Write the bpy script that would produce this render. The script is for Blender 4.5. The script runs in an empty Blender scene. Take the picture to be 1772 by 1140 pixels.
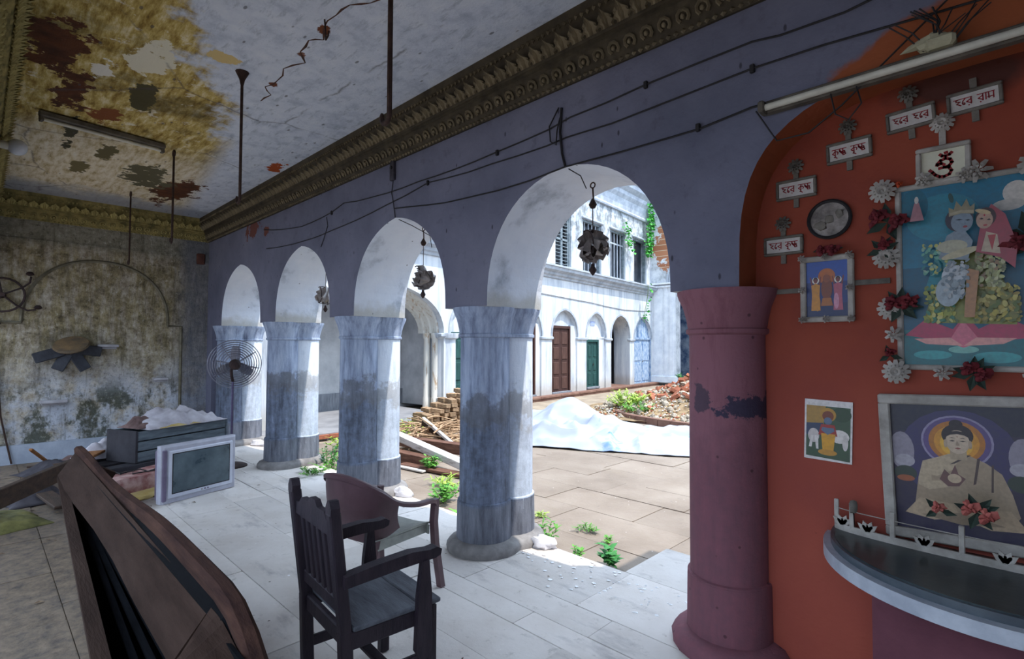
import bpy, math, random
from mathutils import Vector, Matrix, noise
random.seed(11)
S = bpy.context.scene
COL = S.collection
R_ = math.radians

# ------------------------------------------------------------------ camera
cam_d = bpy.data.cameras.new('camera'); cam = bpy.data.objects.new('camera', cam_d); COL.objects.link(cam)
cam_d.sensor_fit = 'HORIZONTAL'; cam_d.sensor_width = 36.0; cam_d.lens = 909.42/1772*36.0
cam_d.clip_start = 0.05; cam_d.clip_end = 200
cam.matrix_world = Matrix((( 0.71326, 0.01926, 0.70064, 0.0),
                           ( 0.70089, -0.02509, -0.71283, 0.0),
                           ( 0.00385, 0.99950, -0.03139, 1.65),
                           (0, 0, 0, 1)))
S.camera = cam
# ------------------------------------------------------------------ sky, sun, exposure
w = bpy.data.worlds.new('sky'); S.world = w; w.use_nodes = True
bg = w.node_tree.nodes['Background']; bg.inputs[0].default_value = (0.66, 0.81, 1.0, 1); bg.inputs[1].default_value = 1.1
sun_d = bpy.data.lights.new('sun', 'SUN'); sun_d.energy = 1.3; sun_d.angle = R_(0.6); sun_d.color = (1.0, 0.94, 0.86)
sun = bpy.data.objects.new('sun', sun_d); COL.objects.link(sun)
sun.rotation_euler = Vector((0.52, 0.10, 1.0)).to_track_quat('Z', 'Y').to_euler(); sun.location = (5, 3, 12)
S.view_settings.view_transform = 'Standard'; S.view_settings.look = 'None'
S.view_settings.exposure = 1.9; S.view_settings.gamma = 1.0
S.view_settings.use_curve_mapping = False

# ------------------------------------------------------------------ helpers: mesh
class MB:
    def __init__(s): s.v = []; s.f = []; s.mi = []; s.c = []
    def add(s, vs, fs, mi=0, col=None):
        b = len(s.v); s.v += [tuple(p) for p in vs]
        for f in fs: s.f.append(tuple(b+i for i in f)); s.mi.append(mi); s.c.append(col)
        return s
    def box(s, x0, x1, y0, y1, z0, z1, M=None, mi=0):
        vs = [Vector(p) for p in ((x0,y0,z0),(x1,y0,z0),(x1,y1,z0),(x0,y1,z0),(x0,y0,z1),(x1,y0,z1),(x1,y1,z1),(x0,y1,z1))]
        if M is not None: vs = [M @ p for p in vs]
        return s.add(vs, ((0,3,2,1),(4,5,6,7),(0,1,5,4),(1,2,6,5),(2,3,7,6),(3,0,4,7)), mi)
    def bbox(s, x0, x1, y0, y1, z0, z1, b=.01, M=None, mi=0):   # chamfered box
        prof = [(x0+b,y0),(x1-b,y0),(x1,y0+b),(x1,y1-b),(x1-b,y1),(x0+b,y1),(x0,y1-b),(x0,y0+b)]
        cx, cy = (x0+x1)/2, (y0+y1)/2
        def ring(z, k): return [Vector((cx+(x-cx)*k[0], cy+(y-cy)*k[1], z)) for x, y in prof]
        k = (1-2*b/max(x1-x0,1e-4), 1-2*b/max(y1-y0,1e-4))
        rings = [ring(z0,k), ring(z0+b,(1,1)), ring(z1-b,(1,1)), ring(z1,k)]
        if M is not None: rings = [[M @ p for p in r] for r in rings]
        return s.loft(rings, True, True, mi)
    def loft(s, rings, closed=True, caps=True, mi=0):
        n = len(rings[0]); vs = [p for r in rings for p in r]; fs = []
        for i in range(len(rings)-1):
            for j in range(n if closed else n-1):
                a = i*n+j; b = i*n+(j+1) % n
                fs.append((a, b, b+n, a+n))
        if caps: fs.append(tuple(range(n-1, -1, -1))); fs.append(tuple((len(rings)-1)*n+j for j in range(n)))
        return s.add(vs, fs, mi)
    def tube(s, pts, r, n=6, closed=False, caps=True, mi=0, flat=1.0):
        pts = [Vector(p) for p in pts]; m = len(pts); rings = []; up = None
        for i, p in enumerate(pts):
            if closed: t = pts[(i+1) % m]-pts[i-1]
            else: t = pts[min(i+1,m-1)]-pts[max(i-1,0)]
            if t.length < 1e-9: t = Vector((0,0,1))
            t.normalize()
            if up is None: up = Vector((0,0,1)) if abs(t.z) < .9 else Vector((1,0,0))
            a = t.cross(up)
            if a.length < 1e-6: a = t.cross(Vector((0.3,1,0.1)))
            a.normalize(); b = a.cross(t); up = b
            rr = r[i] if isinstance(r, (list, tuple)) else r
            rings.append([p + (a*math.cos(k*2*math.pi/n) + b*math.sin(k*2*math.pi/n)*flat)*rr for k in range(n)])
        if closed: rings.append(rings[0]); caps = False
        return s.loft(rings, True, caps, mi)
    def cyl(s, p0, p1, r0, r1=None, n=10, caps=True, mi=0):
        return s.tube([p0, p1], [r0, r0 if r1 is None else r1], n, False, caps, mi)
    def lathe(s, prof, n=24, c=(0,0,0), M=None, mi=0, caps=True):
        rings = []
        for r, z in prof:
            ring = [Vector((c[0]+r*math.cos(k*2*math.pi/n), c[1]+r*math.sin(k*2*math.pi/n), c[2]+z)) for k in range(n)]
            if M is not None: ring = [M @ p for p in ring]
            rings.append(ring)
        return s.loft(rings, True, caps, mi)
    def prism(s, poly, d0, d1, plane='xz', M=None, mi=0):
        def P(a, b, d): return Vector((a,d,b)) if plane == 'xz' else (Vector((a,b,d)) if plane == 'xy' else Vector((d,a,b)))
        r0 = [P(a,b,d0) for a, b in poly]; r1 = [P(a,b,d1) for a, b in poly]
        if M is not None: r0 = [M @ p for p in r0]; r1 = [M @ p for p in r1]
        return s.loft([r0, r1], True, True, mi)
    def blob(s, c, r, seed=0, rough=.25, n=6, m=4, mi=0, M=None):
        c = Vector(c); r = Vector(r) if not isinstance(r, (int, float)) else Vector((r,r,r)); rings = []
        for i in range(m+1):
            th = math.pi*(i/m)*.94 + .03*math.pi
            ring = []
            for k in range(n):
                a = 2*math.pi*k/n; d = Vector((math.sin(th)*math.cos(a), math.sin(th)*math.sin(a), -math.cos(th)))
                q = 1 + rough*noise.noise(d*1.7+Vector((seed*3.1, seed*1.7, seed)))*2
                p = Vector((d.x*r.x*q, d.y*r.y*q, d.z*r.z*q))
                if M is not None: p = M @ p
                ring.append(c+p)
            rings.append(ring)
        return s.loft(rings, True, True, mi)
    def grid(s, fn, nu, nv, thick=0, mi=0):
        P = [[Vector(fn(i/nu, j/nv)) for j in range(nv+1)] for i in range(nu+1)]
        vs = [p for r in P for p in r]; n1 = nv+1
        fs = [(i*n1+j, (i+1)*n1+j, (i+1)*n1+j+1, i*n1+j+1) for i in range(nu) for j in range(nv)]
        if thick:
            o = len(vs); vs += [p+Vector((0,0,-thick)) if not isinstance(thick, Vector) else p+thick for p in list(vs)]
            fs += [tuple(o+q for q in reversed(f)) for f in list(fs)]
            rim = [i*n1 for i in range(nu+1)] + [nu*n1+j for j in range(1,nv+1)] + [i*n1+nv for i in range(nu-1,-1,-1)] + [j for j in range(nv-1,0,-1)]
            for a in range(len(rim)):
                p, q = rim[a], rim[(a+1) % len(rim)]; fs.append((q, p, o+p, o+q))
        return s.add(vs, fs, mi)
    def build(s, name, mat, parent=None, loc=(0,0,0), rot=(0,0,0), smooth=0):
        me = bpy.data.meshes.new(name); me.from_pydata(s.v, [], s.f)
        for m in (mat if isinstance(mat, (list, tuple)) else [mat]): me.materials.append(m)
        if any(s.mi): me.polygons.foreach_set('material_index', s.mi)
        if any(c is not None for c in s.c):
            at = me.color_attributes.new('Col', 'FLOAT_COLOR', 'CORNER')
            for p in me.polygons:
                c = s.c[p.index] or (1,1,1)
                for li in p.loop_indices: at.data[li].color = (*c, 1)
        if smooth:
            me.polygons.foreach_set('use_smooth', [True]*len(me.polygons)); me.update()
            me.set_sharp_from_angle(angle=R_(smooth))
        me.update()
        o = bpy.data.objects.new(name, me); COL.objects.link(o); o.location = loc; o.rotation_euler = rot
        if parent: o.parent = parent
        return o

def tag(o, label=None, cat=None, group=None, kind=None):
    if label: o['label'] = label
    if cat: o['category'] = cat
    if group: o['group'] = group
    if kind: o['kind'] = kind
    return o
def thing(name, label, cat, loc=(0,0,0), rz=0, group=None):
    o = bpy.data.objects.new(name, None); COL.objects.link(o); o.location = loc; o.rotation_euler = (0,0,rz)
    o.empty_display_size = .1
    return tag(o, label, cat, group)
def struct_root(name, loc=(0,0,0), rz=0, label=None):
    o = bpy.data.objects.new(name, None); COL.objects.link(o); o.location = loc; o.rotation_euler = (0,0,rz); o.empty_display_size = .1
    return tag(o, label, None, None, 'structure')
def piece(name, me, parent, loc=(0,0,0), rot=(0,0,0), sc=(1,1,1)):
    o = bpy.data.objects.new(name, me); COL.objects.link(o); o.parent = parent
    o.location = loc; o.rotation_euler = rot; o.scale = sc
    return o
def copy_tree(o, parent=None):
    c = o.copy(); COL.objects.link(c); c.parent = parent
    for ch in [x for x in o.children]: copy_tree(ch, c)
    return c
def smoothstep(a, b, x):
    t = max(0, min(1, (x-a)/(b-a))); return t*t*(3-2*t)

# ------------------------------------------------------------------ helpers: materials
def C(h):
    h = h.lstrip('#'); r = [int(h[i:i+2],16)/255 for i in (0,2,4)]
    return tuple(x/12.92 if x <= .04045 else ((x+.055)/1.055)**2.4 for x in r)
def C4(h): return (*C(h), 1)
class NT:
    def __init__(s, name, rough=.8, metal=0, spec=.3):
        s.m = bpy.data.materials.new(name); s.m.use_nodes = True; s.t = s.m.node_tree; s.l = s.t.links
        s.b = s.t.nodes['Principled BSDF']; s.b.inputs['Roughness'].default_value = rough; s.b.inputs['Metallic'].default_value = metal
        s.b.inputs['Specular IOR Level'].default_value = spec
    def n(s, t, **k):
        x = s.t.nodes.new(t)
        for a, v in k.items(): setattr(x, a, v)
        return x
    def put(s, sock, v):
        if isinstance(v, bpy.types.NodeSocket): s.l.new(v, sock)
        elif v is not None:
            if sock.type == 'RGBA' and len(v) == 3: v = (*v, 1)
            sock.default_value = v
    def pos(s): return s.n('ShaderNodeNewGeometry').outputs['Position']
    def obj(s): return s.n('ShaderNodeTexCoord').outputs['Object']
    def mapv(s, v, sc=(1,1,1), loc=(0,0,0), rot=(0,0,0)):
        x = s.n('ShaderNodeMapping'); s.put(x.inputs[0], v); x.inputs[1].default_value = loc; x.inputs[2].default_value = rot; x.inputs[3].default_value = sc; return x.outputs[0]
    def noise(s, v, scale, detail=6, rough=.6, dist=0, col=False):
        x = s.n('ShaderNodeTexNoise'); s.put(x.inputs['Vector'], v); x.inputs['Scale'].default_value = scale; x.inputs['Detail'].default_value = detail
        x.inputs['Roughness'].default_value = rough; x.inputs['Distortion'].default_value = dist; return x.outputs['Color' if col else 'Fac']
    def voro(s, v, scale, feat='F1', out='Distance', rnd=1):
        x = s.n('ShaderNodeTexVoronoi', feature=feat); s.put(x.inputs['Vector'], v); x.inputs['Scale'].default_value = scale; x.inputs['Randomness'].default_value = rnd; return x.outputs[out]
    def ramp(s, f, stops, interp='LINEAR'):
        x = s.n('ShaderNodeValToRGB'); x.color_ramp.interpolation = interp; e = x.color_ramp.elements
        while len(e) < len(stops): e.new(.5)
        for q, (p, c) in zip(e, stops):
            q.position = p; q.color = (c,c,c,1) if isinstance(c, (int, float)) else (*c[:3], 1)
        s.put(x.inputs[0], f); return x.outputs[0]
    def mix(s, f, a, b, mode='MIX'):
        x = s.n('ShaderNodeMix', data_type='RGBA', blend_type=mode); s.put(x.inputs[0], f); s.put(x.inputs[6], a); s.put(x.inputs[7], b); return x.outputs[2]
    def math(s, op, a, b=0, c=0, clamp=False):
        x = s.n('ShaderNodeMath', operation=op, use_clamp=clamp); s.put(x.inputs[0], a); s.put(x.inputs[1], b); s.put(x.inputs[2], c); return x.outputs[0]
    def sep(s, v):
        x = s.n('ShaderNodeSeparateXYZ'); s.put(x.inputs[0], v); return x.outputs
    def rnd(s): return s.n('ShaderNodeObjectInfo').outputs['Random']
    def step(s, v, a, b): # smooth map to 0..1
        x = s.n('ShaderNodeMapRange', interpolation_type='SMOOTHSTEP'); s.put(x.inputs[0], v); x.inputs[1].default_value = a; x.inputs[2].default_value = b; return x.outputs[0]
    def spot(s, v, c, r, jag=.35, nz=None):   # blotch around world point c (2 of 3 axes by r: 0 ignores)
        x = s.mapv(v, (1/r[0] if r[0] else 0, 1/r[1] if r[1] else 0, 1/r[2] if r[2] else 0), tuple(-c[i]/r[i] if r[i] else 0 for i in range(3)))
        ln = s.n('ShaderNodeVectorMath', operation='LENGTH'); s.put(ln.inputs[0], x)
        d = ln.outputs['Value']
        if nz is not None: d = s.math('ADD', d, s.math('MULTIPLY', s.math('SUBTRACT', nz, .5), jag*2))
        return d
    def fin(s, col, bump=None, dist=.02, strength=.5, rough=None):
        s.put(s.b.inputs['Base Color'], col)
        if rough is not None: s.put(s.b.inputs['Roughness'], rough)
        if bump is not None:
            x = s.n('ShaderNodeBump'); x.inputs['Strength'].default_value = strength; x.inputs['Distance'].default_value = dist
            s.put(x.inputs['Height'], bump); s.l.new(x.outputs[0], s.b.inputs['Normal'])
        return s.m
def mk(name, c1, c2=None, scale=5, rough=.8, bump=.3, bscale=35, metal=0, spec=.3, world=False, lo=.35, hi=.65, stretch=(1,1,1), rnd=0, dist=.01, emit=None):
    t = NT(name, rough, metal, spec); v = t.pos() if world else t.obj()
    if stretch != (1,1,1): v = t.mapv(v, stretch)
    f = t.noise(v, scale, 8, .62)
    col = t.ramp(f, [(lo, C(c1)), (hi, C(c2 or c1))])
    if rnd:
        q = t.math('MULTIPLY_ADD', t.rnd(), rnd, 1-rnd/2); hs = t.n('ShaderNodeHueSaturation'); t.put(hs.inputs['Value'], q); t.put(hs.inputs['Color'], col); col = hs.outputs[0]
    return t.fin(col, t.noise(v, bscale, 4) if bump else None, dist, bump)

# ------------------------------------------------------------------ materials of the setting
def m_slate():
    t = NT('slate_paint', .85); v = t.pos()
    a = t.noise(v, 1.3, 8, .6); b = t.noise(v, 9, 8, .65)
    col = t.ramp(a, [(.3, C('#5d5f70')), (.55, C('#6f7082')), (.75, C('#7d7e8e'))])
    col = t.mix(t.ramp(b, [(.28, .45), (.42, 0)]), col, C('#4a4a56'))
    # orange paint over the shrine arch
    d = t.spot(v, (.25, 0, 2.78), (.98, 0, .38), .12, t.noise(v, 6, 5))
    z = t.sep(v)[2]
    col = t.mix(t.math('MULTIPLY', t.ramp(d, [(.92, 1), (.97, 0)]), t.step(z, 2.0, 2.05)), col, C('#94502f'))
    # bare plaster wounds
    for c, r in (((-7.95,0,3.33),(.22,0,.13)), ((-7.45,0,3.2),(.1,0,.08))):
        d = t.spot(v, c, r, 2.4, t.noise(v, 5, 6)); col = t.mix(t.ramp(d, [(.85, 1), (.9, 0)]), col, C('#6a4038'))
    sc = t.voro(t.mapv(v, (9, 9, 4)), 1.0); col = t.mix(t.ramp(sc, [(.05, .8), (.09, 0)]), col, C('#2c2b33'))
    return t.fin(col, t.noise(v, 14, 8), .02, .35)
def m_white(name='white_limewash', base='#cdd3de', dirt='#9aa1ad', low=1.95, lowz=2.12):
    t = NT(name, .85); v = t.pos(); z = t.sep(v)[2]
    a = t.noise(v, 2.2, 8, .65); col = t.ramp(a, [(.3, C(dirt)), (.45, C(base)), (.75, C('#dbdfe7'))])
    zz = t.math('ADD', z, t.math('MULTIPLY', t.noise(v, 6, 5), -.25))
    k = t.math('MULTIPLY', t.math('SUBTRACT', 1, t.step(zz, low-.1, lowz-.1)), t.step(z, low-.05, low))
    col = t.mix(t.math('MULTIPLY', k, .75), col, C('#a8a59c'))
    sc = t.voro(t.mapv(v, (7, 7, 4)), 1.0); col = t.mix(t.ramp(sc, [(.04, .8), (.06, 0)]), col, C('#4c4a4c'))
    return t.fin(col, t.noise(v, 12, 8), .02, .35)
def m_column(name, top, mid, low, band):
    t = NT(name, .8); v = t.pos(); z = t.sep(v)[2]; vs = t.mapv(v, (9, 9, 1.3))
    st = t.noise(vs, 1.6, 8, .7); fine = t.noise(v, 16, 8, .7)
    col = t.ramp(st, [(.3, C(mid)), (.5, C(top)), (.8, C('#c4cedd') if band else C(top))])
    wob = t.math('ADD', z, t.math('MULTIPLY', t.math('SUBTRACT', t.noise(v, 5, 8, .7), .5), .8))
    k = t.math('SUBTRACT', 1, t.step(wob, .9, 1.4))
    lowc = t.ramp(t.math('ADD', t.math('MULTIPLY', st, .55), t.math('MULTIPLY', fine, .45)), [(.43, C(low)), (.58, C(mid)), (.76, C(top))])
    col = t.mix(t.math('MULTIPLY', k, .85), col, lowc)
    if band:
        b = t.math('MULTIPLY', t.step(wob, .95, 1.05), t.math('SUBTRACT', 1, t.step(wob, 1.2, 1.3)))
        col = t.mix(t.math('MULTIPLY', b, .55), col, C('#5a5653' if low < '#5' else '#8a8683'))
        p = t.math('SUBTRACT', 1, t.step(z, .36, .39))
        col = t.mix(t.math('MULTIPLY', p, .8), col, t.ramp(st, [(.35, C('#50525c')), (.65, C('#80838c'))]))
    else:
        d = t.spot(v, (-1.02, 0, 1.33), (.15, 0, .07), 2.2, t.noise(v, 11, 6, .7)); col = t.mix(t.ramp(d, [(.8, .9), (1.0, 0)]), col, C('#2c2f44'))
        d = t.spot(v, (-1.28, 0, 1.36), (.06, 0, .08), 2.2, t.noise(v, 12, 6, .7)); col = t.mix(t.ramp(d, [(.8, .8), (1.0, 0)]), col, C('#3c3846'))
        sp = t.voro(v, 9); col = t.mix(t.ramp(sp, [(.06, .8), (.1, 0)]), col, C('#4a2e36'))
    return t.fin(col, fine, .015, .4)
def m_ceiling():
    t = NT('ceiling_plaster', .9); v = t.pos(); x, y, z = t.sep(v)
    n1 = t.noise(v, 2.0, 9, .65); n2 = t.noise(v, 6.5, 9, .7); n3 = t.noise(t.mapv(v, (1.2,5,1)), 3.2, 8, .7)
    blue = t.ramp(n2, [(.3, C('#aab2c2')), (.5, C('#c9cfdb')), (.72, C('#d6dae2'))])
    blue = t.mix(t.ramp(t.noise(t.mapv(v, (2.5,9,1), rot=(0,0,.5)), 2.2, 8, .7), [(.36, .5), (.46, 0)]), blue, C('#87909e'))
    ochre = t.ramp(n3, [(.28, C('#54401e')), (.40, C('#8f7434')), (.52, C('#bda560')), (.64, C('#dccda2')), (.8, C('#e6dfc8'))])
    # stained zone: west half of the ceiling, away from the arcade
    fld = t.math('ADD', t.math('MULTIPLY', t.math('SUBTRACT', n1, .5), 1.5), 0)
    edge = t.math('ADD', t.math('ADD', t.math('MULTIPLY', x, -.45), t.math('MULTIPLY', y, -1.0)), fld)   # grows to the far wall and away from arches
    k = t.step(edge, .75, .95)
    k = t.math('MULTIPLY', k, t.math('SUBTRACT', 1, t.step(t.math('ADD', y, t.math('MULTIPLY', x, .13)), .85, 1.15)))
    far = t.step(t.math('ADD', t.math('MULTIPLY', x, -1), t.math('MULTIPLY', fld, .9)), 6.2, 7.2)
    pale = t.ramp(n3, [(.28, C('#6b5c3a')), (.4, C('#b8a680')), (.55, C('#d8ccb4')), (.75, C('#e0dbd0'))])
    ochre = t.mix(t.ramp(t.noise(v, 1.5, 8, .65), [(.36, .75), (.5, 0)]), ochre, t.ramp(n2, [(.35, C('#2c2412')), (.6, C('#5c4c22'))]))
    ochre = t.mix(t.ramp(t.noise(t.mapv(v, (1,1,1), loc=(3,7,0)), 7, 8, .7), [(.6, 0), (.66, .8)]), ochre, C('#ddd6c4'))
    ochre = t.mix(far, ochre, pale)
    col = t.mix(k, blue, ochre)
    col = t.mix(t.math('MULTIPLY', t.step(t.math('ADD', t.math('MULTIPLY', x, -1), fld), 8.9, 9.5), .8), col, C('#8d93a0'))
    brown = t.ramp(n2, [(.35, C('#3a2012')), (.6, C('#5b3218'))])
    nz = t.math('ADD', t.math('MULTIPLY', t.noise(v, 2.6, 8, .65), .6), t.math('MULTIPLY', t.noise(v, 9, 6, .6), .4))
    for c, r, cc in (((-4.75,.33,0),(.42,.16,0),None), ((-5.6,.5,0),(.5,.14,0),None), ((-6.0,.78,0),(.22,.12,0),'#7a4520'), ((-8.3,1.85,0),(.8,.27,0),None),
                 ((-7.9,1.45,0),(.5,.25,0),'#5b5640'), ((-6.3,2.45,0),(.22,.12,0),'#a04a20'), ((-4.15,1.22,0),(.10,.10,0),'#cbb27a'), ((-5.3,.95,0),(.35,.1,0),'#4a4428'), ((-6.7,.6,0),(.5,.07,0),'#3f3c2a'), ((-4.6,.85,0),(.3,.12,0),'#d9d2bc'), ((-5.0,.62,0),(.2,.08,0),'#ddd8cc'), ((-7.2,.95,0),(.3,.1,0),'#5f5638'), ((-8.0,.8,0),(.25,.08,0),'#6a6040')):
        d = t.spot(v, c, r, 2.6, nz); col = t.mix(t.ramp(d, [(.86, 1), (.92, 0)]), col, C(cc) if cc else brown)
    for cx, cy in ((-3.3,1.56),(-3.7,1.58),(-4.3,1.62)):
        d = t.spot(v, (cx,cy,0), (.05,.04,0), 2.5, n2); col = t.mix(t.ramp(d, [(.8, 1), (1, 0)]), col, C('#6a3a20'))
    # cracks and specks
    ck = t.voro(t.mix(.12, v, t.noise(v, 2.5, 4, col=True)), .55, 'DISTANCE_TO_EDGE'); col = t.mix(t.math('MULTIPLY', t.ramp(ck, [(.002, .7), (.005, 0)]), t.ramp(n1, [(.45, 0), (.55, 1)])), col, C('#4b4145'))
    sp = t.voro(t.mapv(v, (3,7,1)), 1.2); col = t.mix(t.ramp(sp, [(.07, .7), (.1, 0)]), col, C('#4f4a4c'))
    return t.fin(col, t.math('ADD', n2, t.math('MULTIPLY', k, n3)), .03, .5)
def m_leftwall():
    t = NT('mouldy_plaster', .9); v = t.pos(); x, y, z = t.sep(v)
    n1 = t.noise(v, 1.7, 9, .7); n2 = t.noise(v, 5.5, 9, .75); n3 = t.noise(t.mapv(v, (1,3,.8)), 2.6, 9, .7)
    col = t.ramp(n2, [(.3, C('#5e5446')), (.44, C('#988c79')), (.58, C('#beb4a4')), (.74, C('#d2cdc4'))])
    moss = t.ramp(n2, [(.35, C('#4e4630')), (.55, C('#8f8158')), (.75, C('#b8a67c'))])
    mid = t.math('MULTIPLY', t.step(z, 1.0, 1.6), t.math('SUBTRACT', 1, t.step(z, 2.9, 3.4)))
    col = t.mix(t.math('MULTIPLY', mid, t.ramp(n3, [(.4, 0), (.55, .8)])), col, moss)
    col = t.mix(t.math('MULTIPLY', t.step(z, 3.0, 3.15), .55), col, C('#74766a'))
    lowb = t.math('MULTIPLY', t.math('SUBTRACT', 1, t.step(z, .7, 1.7)), t.ramp(n1, [(.42, 0), (.55, .85)]))
    col = t.mix(lowb, col, C('#bcc2cf'))
    dk = t.math('MULTIPLY', t.math('SUBTRACT', 1, t.step(z, .85, 1.25)), t.ramp(t.noise(t.mapv(v, (1,1.3,1), loc=(2,4,1)), 1.9, 9, .68), [(.5, 0), (.57, .9)]))
    col = t.mix(dk, col, C('#43473a'))
    g1 = t.noise(v, 17, 8, .75); col = t.mix(t.ramp(g1, [(.36, .65), (.47, 0)]), col, C('#3c362a')); col = t.mix(t.ramp(g1, [(.56, 0), (.66, .5)]), col, C('#d8d2c6'))
    g2 = t.noise(t.mapv(v, (1,4.5,.5)), 2.0, 8, .7); col = t.mix(t.ramp(g2, [(.36, .5), (.46, 0)]), col, C('#4c4636'))
    right = t.math('MULTIPLY', t.step(y, 2.2, 2.5), .6); col = t.mix(right, col, C('#6a7080'))
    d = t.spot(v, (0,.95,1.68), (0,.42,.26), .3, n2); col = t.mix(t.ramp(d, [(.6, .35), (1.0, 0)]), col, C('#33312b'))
    return t.fin(col, t.math('ADD', n2, n3), .05, .7)
def m_floor(name, cs, dirt=False, rnd=.25):
    t = NT(name, .75, 0, .35); v = t.pos(); x, y, z = t.sep(v)
    n1 = t.noise(v, 1.4, 8, .6); n2 = t.noise(v, 11, 8, .7)
    col = t.ramp(n1, [(.3, C(cs[0])), (.5, C(cs[1])), (.7, C(cs[2]))])
    q = t.math('MULTIPLY_ADD', t.rnd(), rnd, 1-rnd/2); hs = t.n('ShaderNodeHueSaturation'); t.put(hs.inputs['Value'], q); t.put(hs.inputs['Color'], col); col = hs.outputs[0]
    col = t.mix(t.ramp(n2, [(.3, .4), (.42, 0)]), col, C('#6a625c'))
    col = t.mix(t.ramp(t.noise(t.mapv(v, (.8,2.2,1), rot=(0,0,.35)), 1.8, 8, .65), [(.30, .55), (.44, 0)]), col, C('#7c787c' if dirt else '#857869'))
    col = t.mix(t.ramp(t.voro(v, 7), [(.035, .7), (.05, 0)]), col, C('#ded9d4'))
    if dirt:
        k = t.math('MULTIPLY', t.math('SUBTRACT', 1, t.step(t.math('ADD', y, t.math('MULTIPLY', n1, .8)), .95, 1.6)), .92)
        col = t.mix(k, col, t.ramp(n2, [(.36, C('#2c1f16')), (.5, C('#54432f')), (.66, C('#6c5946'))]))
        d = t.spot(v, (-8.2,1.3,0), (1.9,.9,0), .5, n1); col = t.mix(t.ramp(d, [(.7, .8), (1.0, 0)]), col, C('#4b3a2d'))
    return t.fin(col, t.noise(v, 26, 8, .7), .012, .5)
M = {}
M['slate'] = m_slate(); M['white'] = m_white(); M['ceiling'] = m_ceiling(); M['leftwall'] = m_leftwall()
M['column'] = m_column('column_paint', '#97a3ba', '#646d82', '#41454f', True)
M['rear_col_sunlit'] = m_column('rear_column_sunlit_paint', '#dfe6f0', '#b9c4d4', '#98a1b0', True)  # whiter copy of the column paint: sunlight on the rear shafts put into colour
M['pink'] = m_column('pink_column_paint', '#8a5c66', '#7a4c56', '#6c4852', False)
M['floor'] = m_floor('veranda_stone', ('#c0b7b0','#cfc8c3','#d9d3cf'), True)
M['court'] = m_floor('courtyard_stone', ('#7b6e62','#897c70','#94887c'), False, .16)
M['earth'] = mk('joint_earth', '#5a4d40', '#7c6a55', 8, .95, .5, 30, world=True)
M['dirt'] = mk('courtyard_earth', '#85786a', '#a39684', 3, .95, .5, 20, world=True)
M['red'] = None
def m_red():
    t = NT('shrine_paint', .75); v = t.pos(); x, y, z = t.sep(v)
    n = t.noise(v, 2.0, 8, .6); f = t.noise(v, 14, 8, .65)
    col = t.ramp(n, [(.3, C('#80392c')), (.5, C('#8c402d')), (.7, C('#954832'))])
    col = t.mix(t.math('MULTIPLY', t.math('SUBTRACT', 1, t.step(z, 1.0, 2.0)), .35), col, C('#a5524a'))
    d = t.spot(v, (-.2, 0, 2.82), (.3, 0, .13), .5, n); col = t.mix(t.ramp(d, [(.6, .85), (1.1, 0)]), col, C('#3a2420'))
    sp = t.voro(v, 6); col = t.mix(t.ramp(sp, [(.04, .8), (.06, 0)]), col, C('#4a2018'))
    return t.fin(col, f, .01, .3)
M['red'] = m_red()
M['orange'] = mk('orange_reveal_paint', '#a5583a', '#985030', 4, .75, .3, 20, world=True)
M['cornice'] = mk('cornice_plaster', '#2e281f', '#4f4636', 10, .8, .3, 40, world=True, lo=.3, hi=.7)
M['cornice_leaf'] = mk('gilt_plaster', '#484032', '#7c7058', 6, .7, .3, 40, rnd=.3)
M['cornice_old'] = mk('mossy_cornice_plaster', '#56502f', '#a08f58', 7, .85, .4, 40, world=True)
M['skirt'] = mk('grey_skirting', '#8f97a5', '#a4abb8', 5, .85, .4, 25, world=True)

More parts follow.
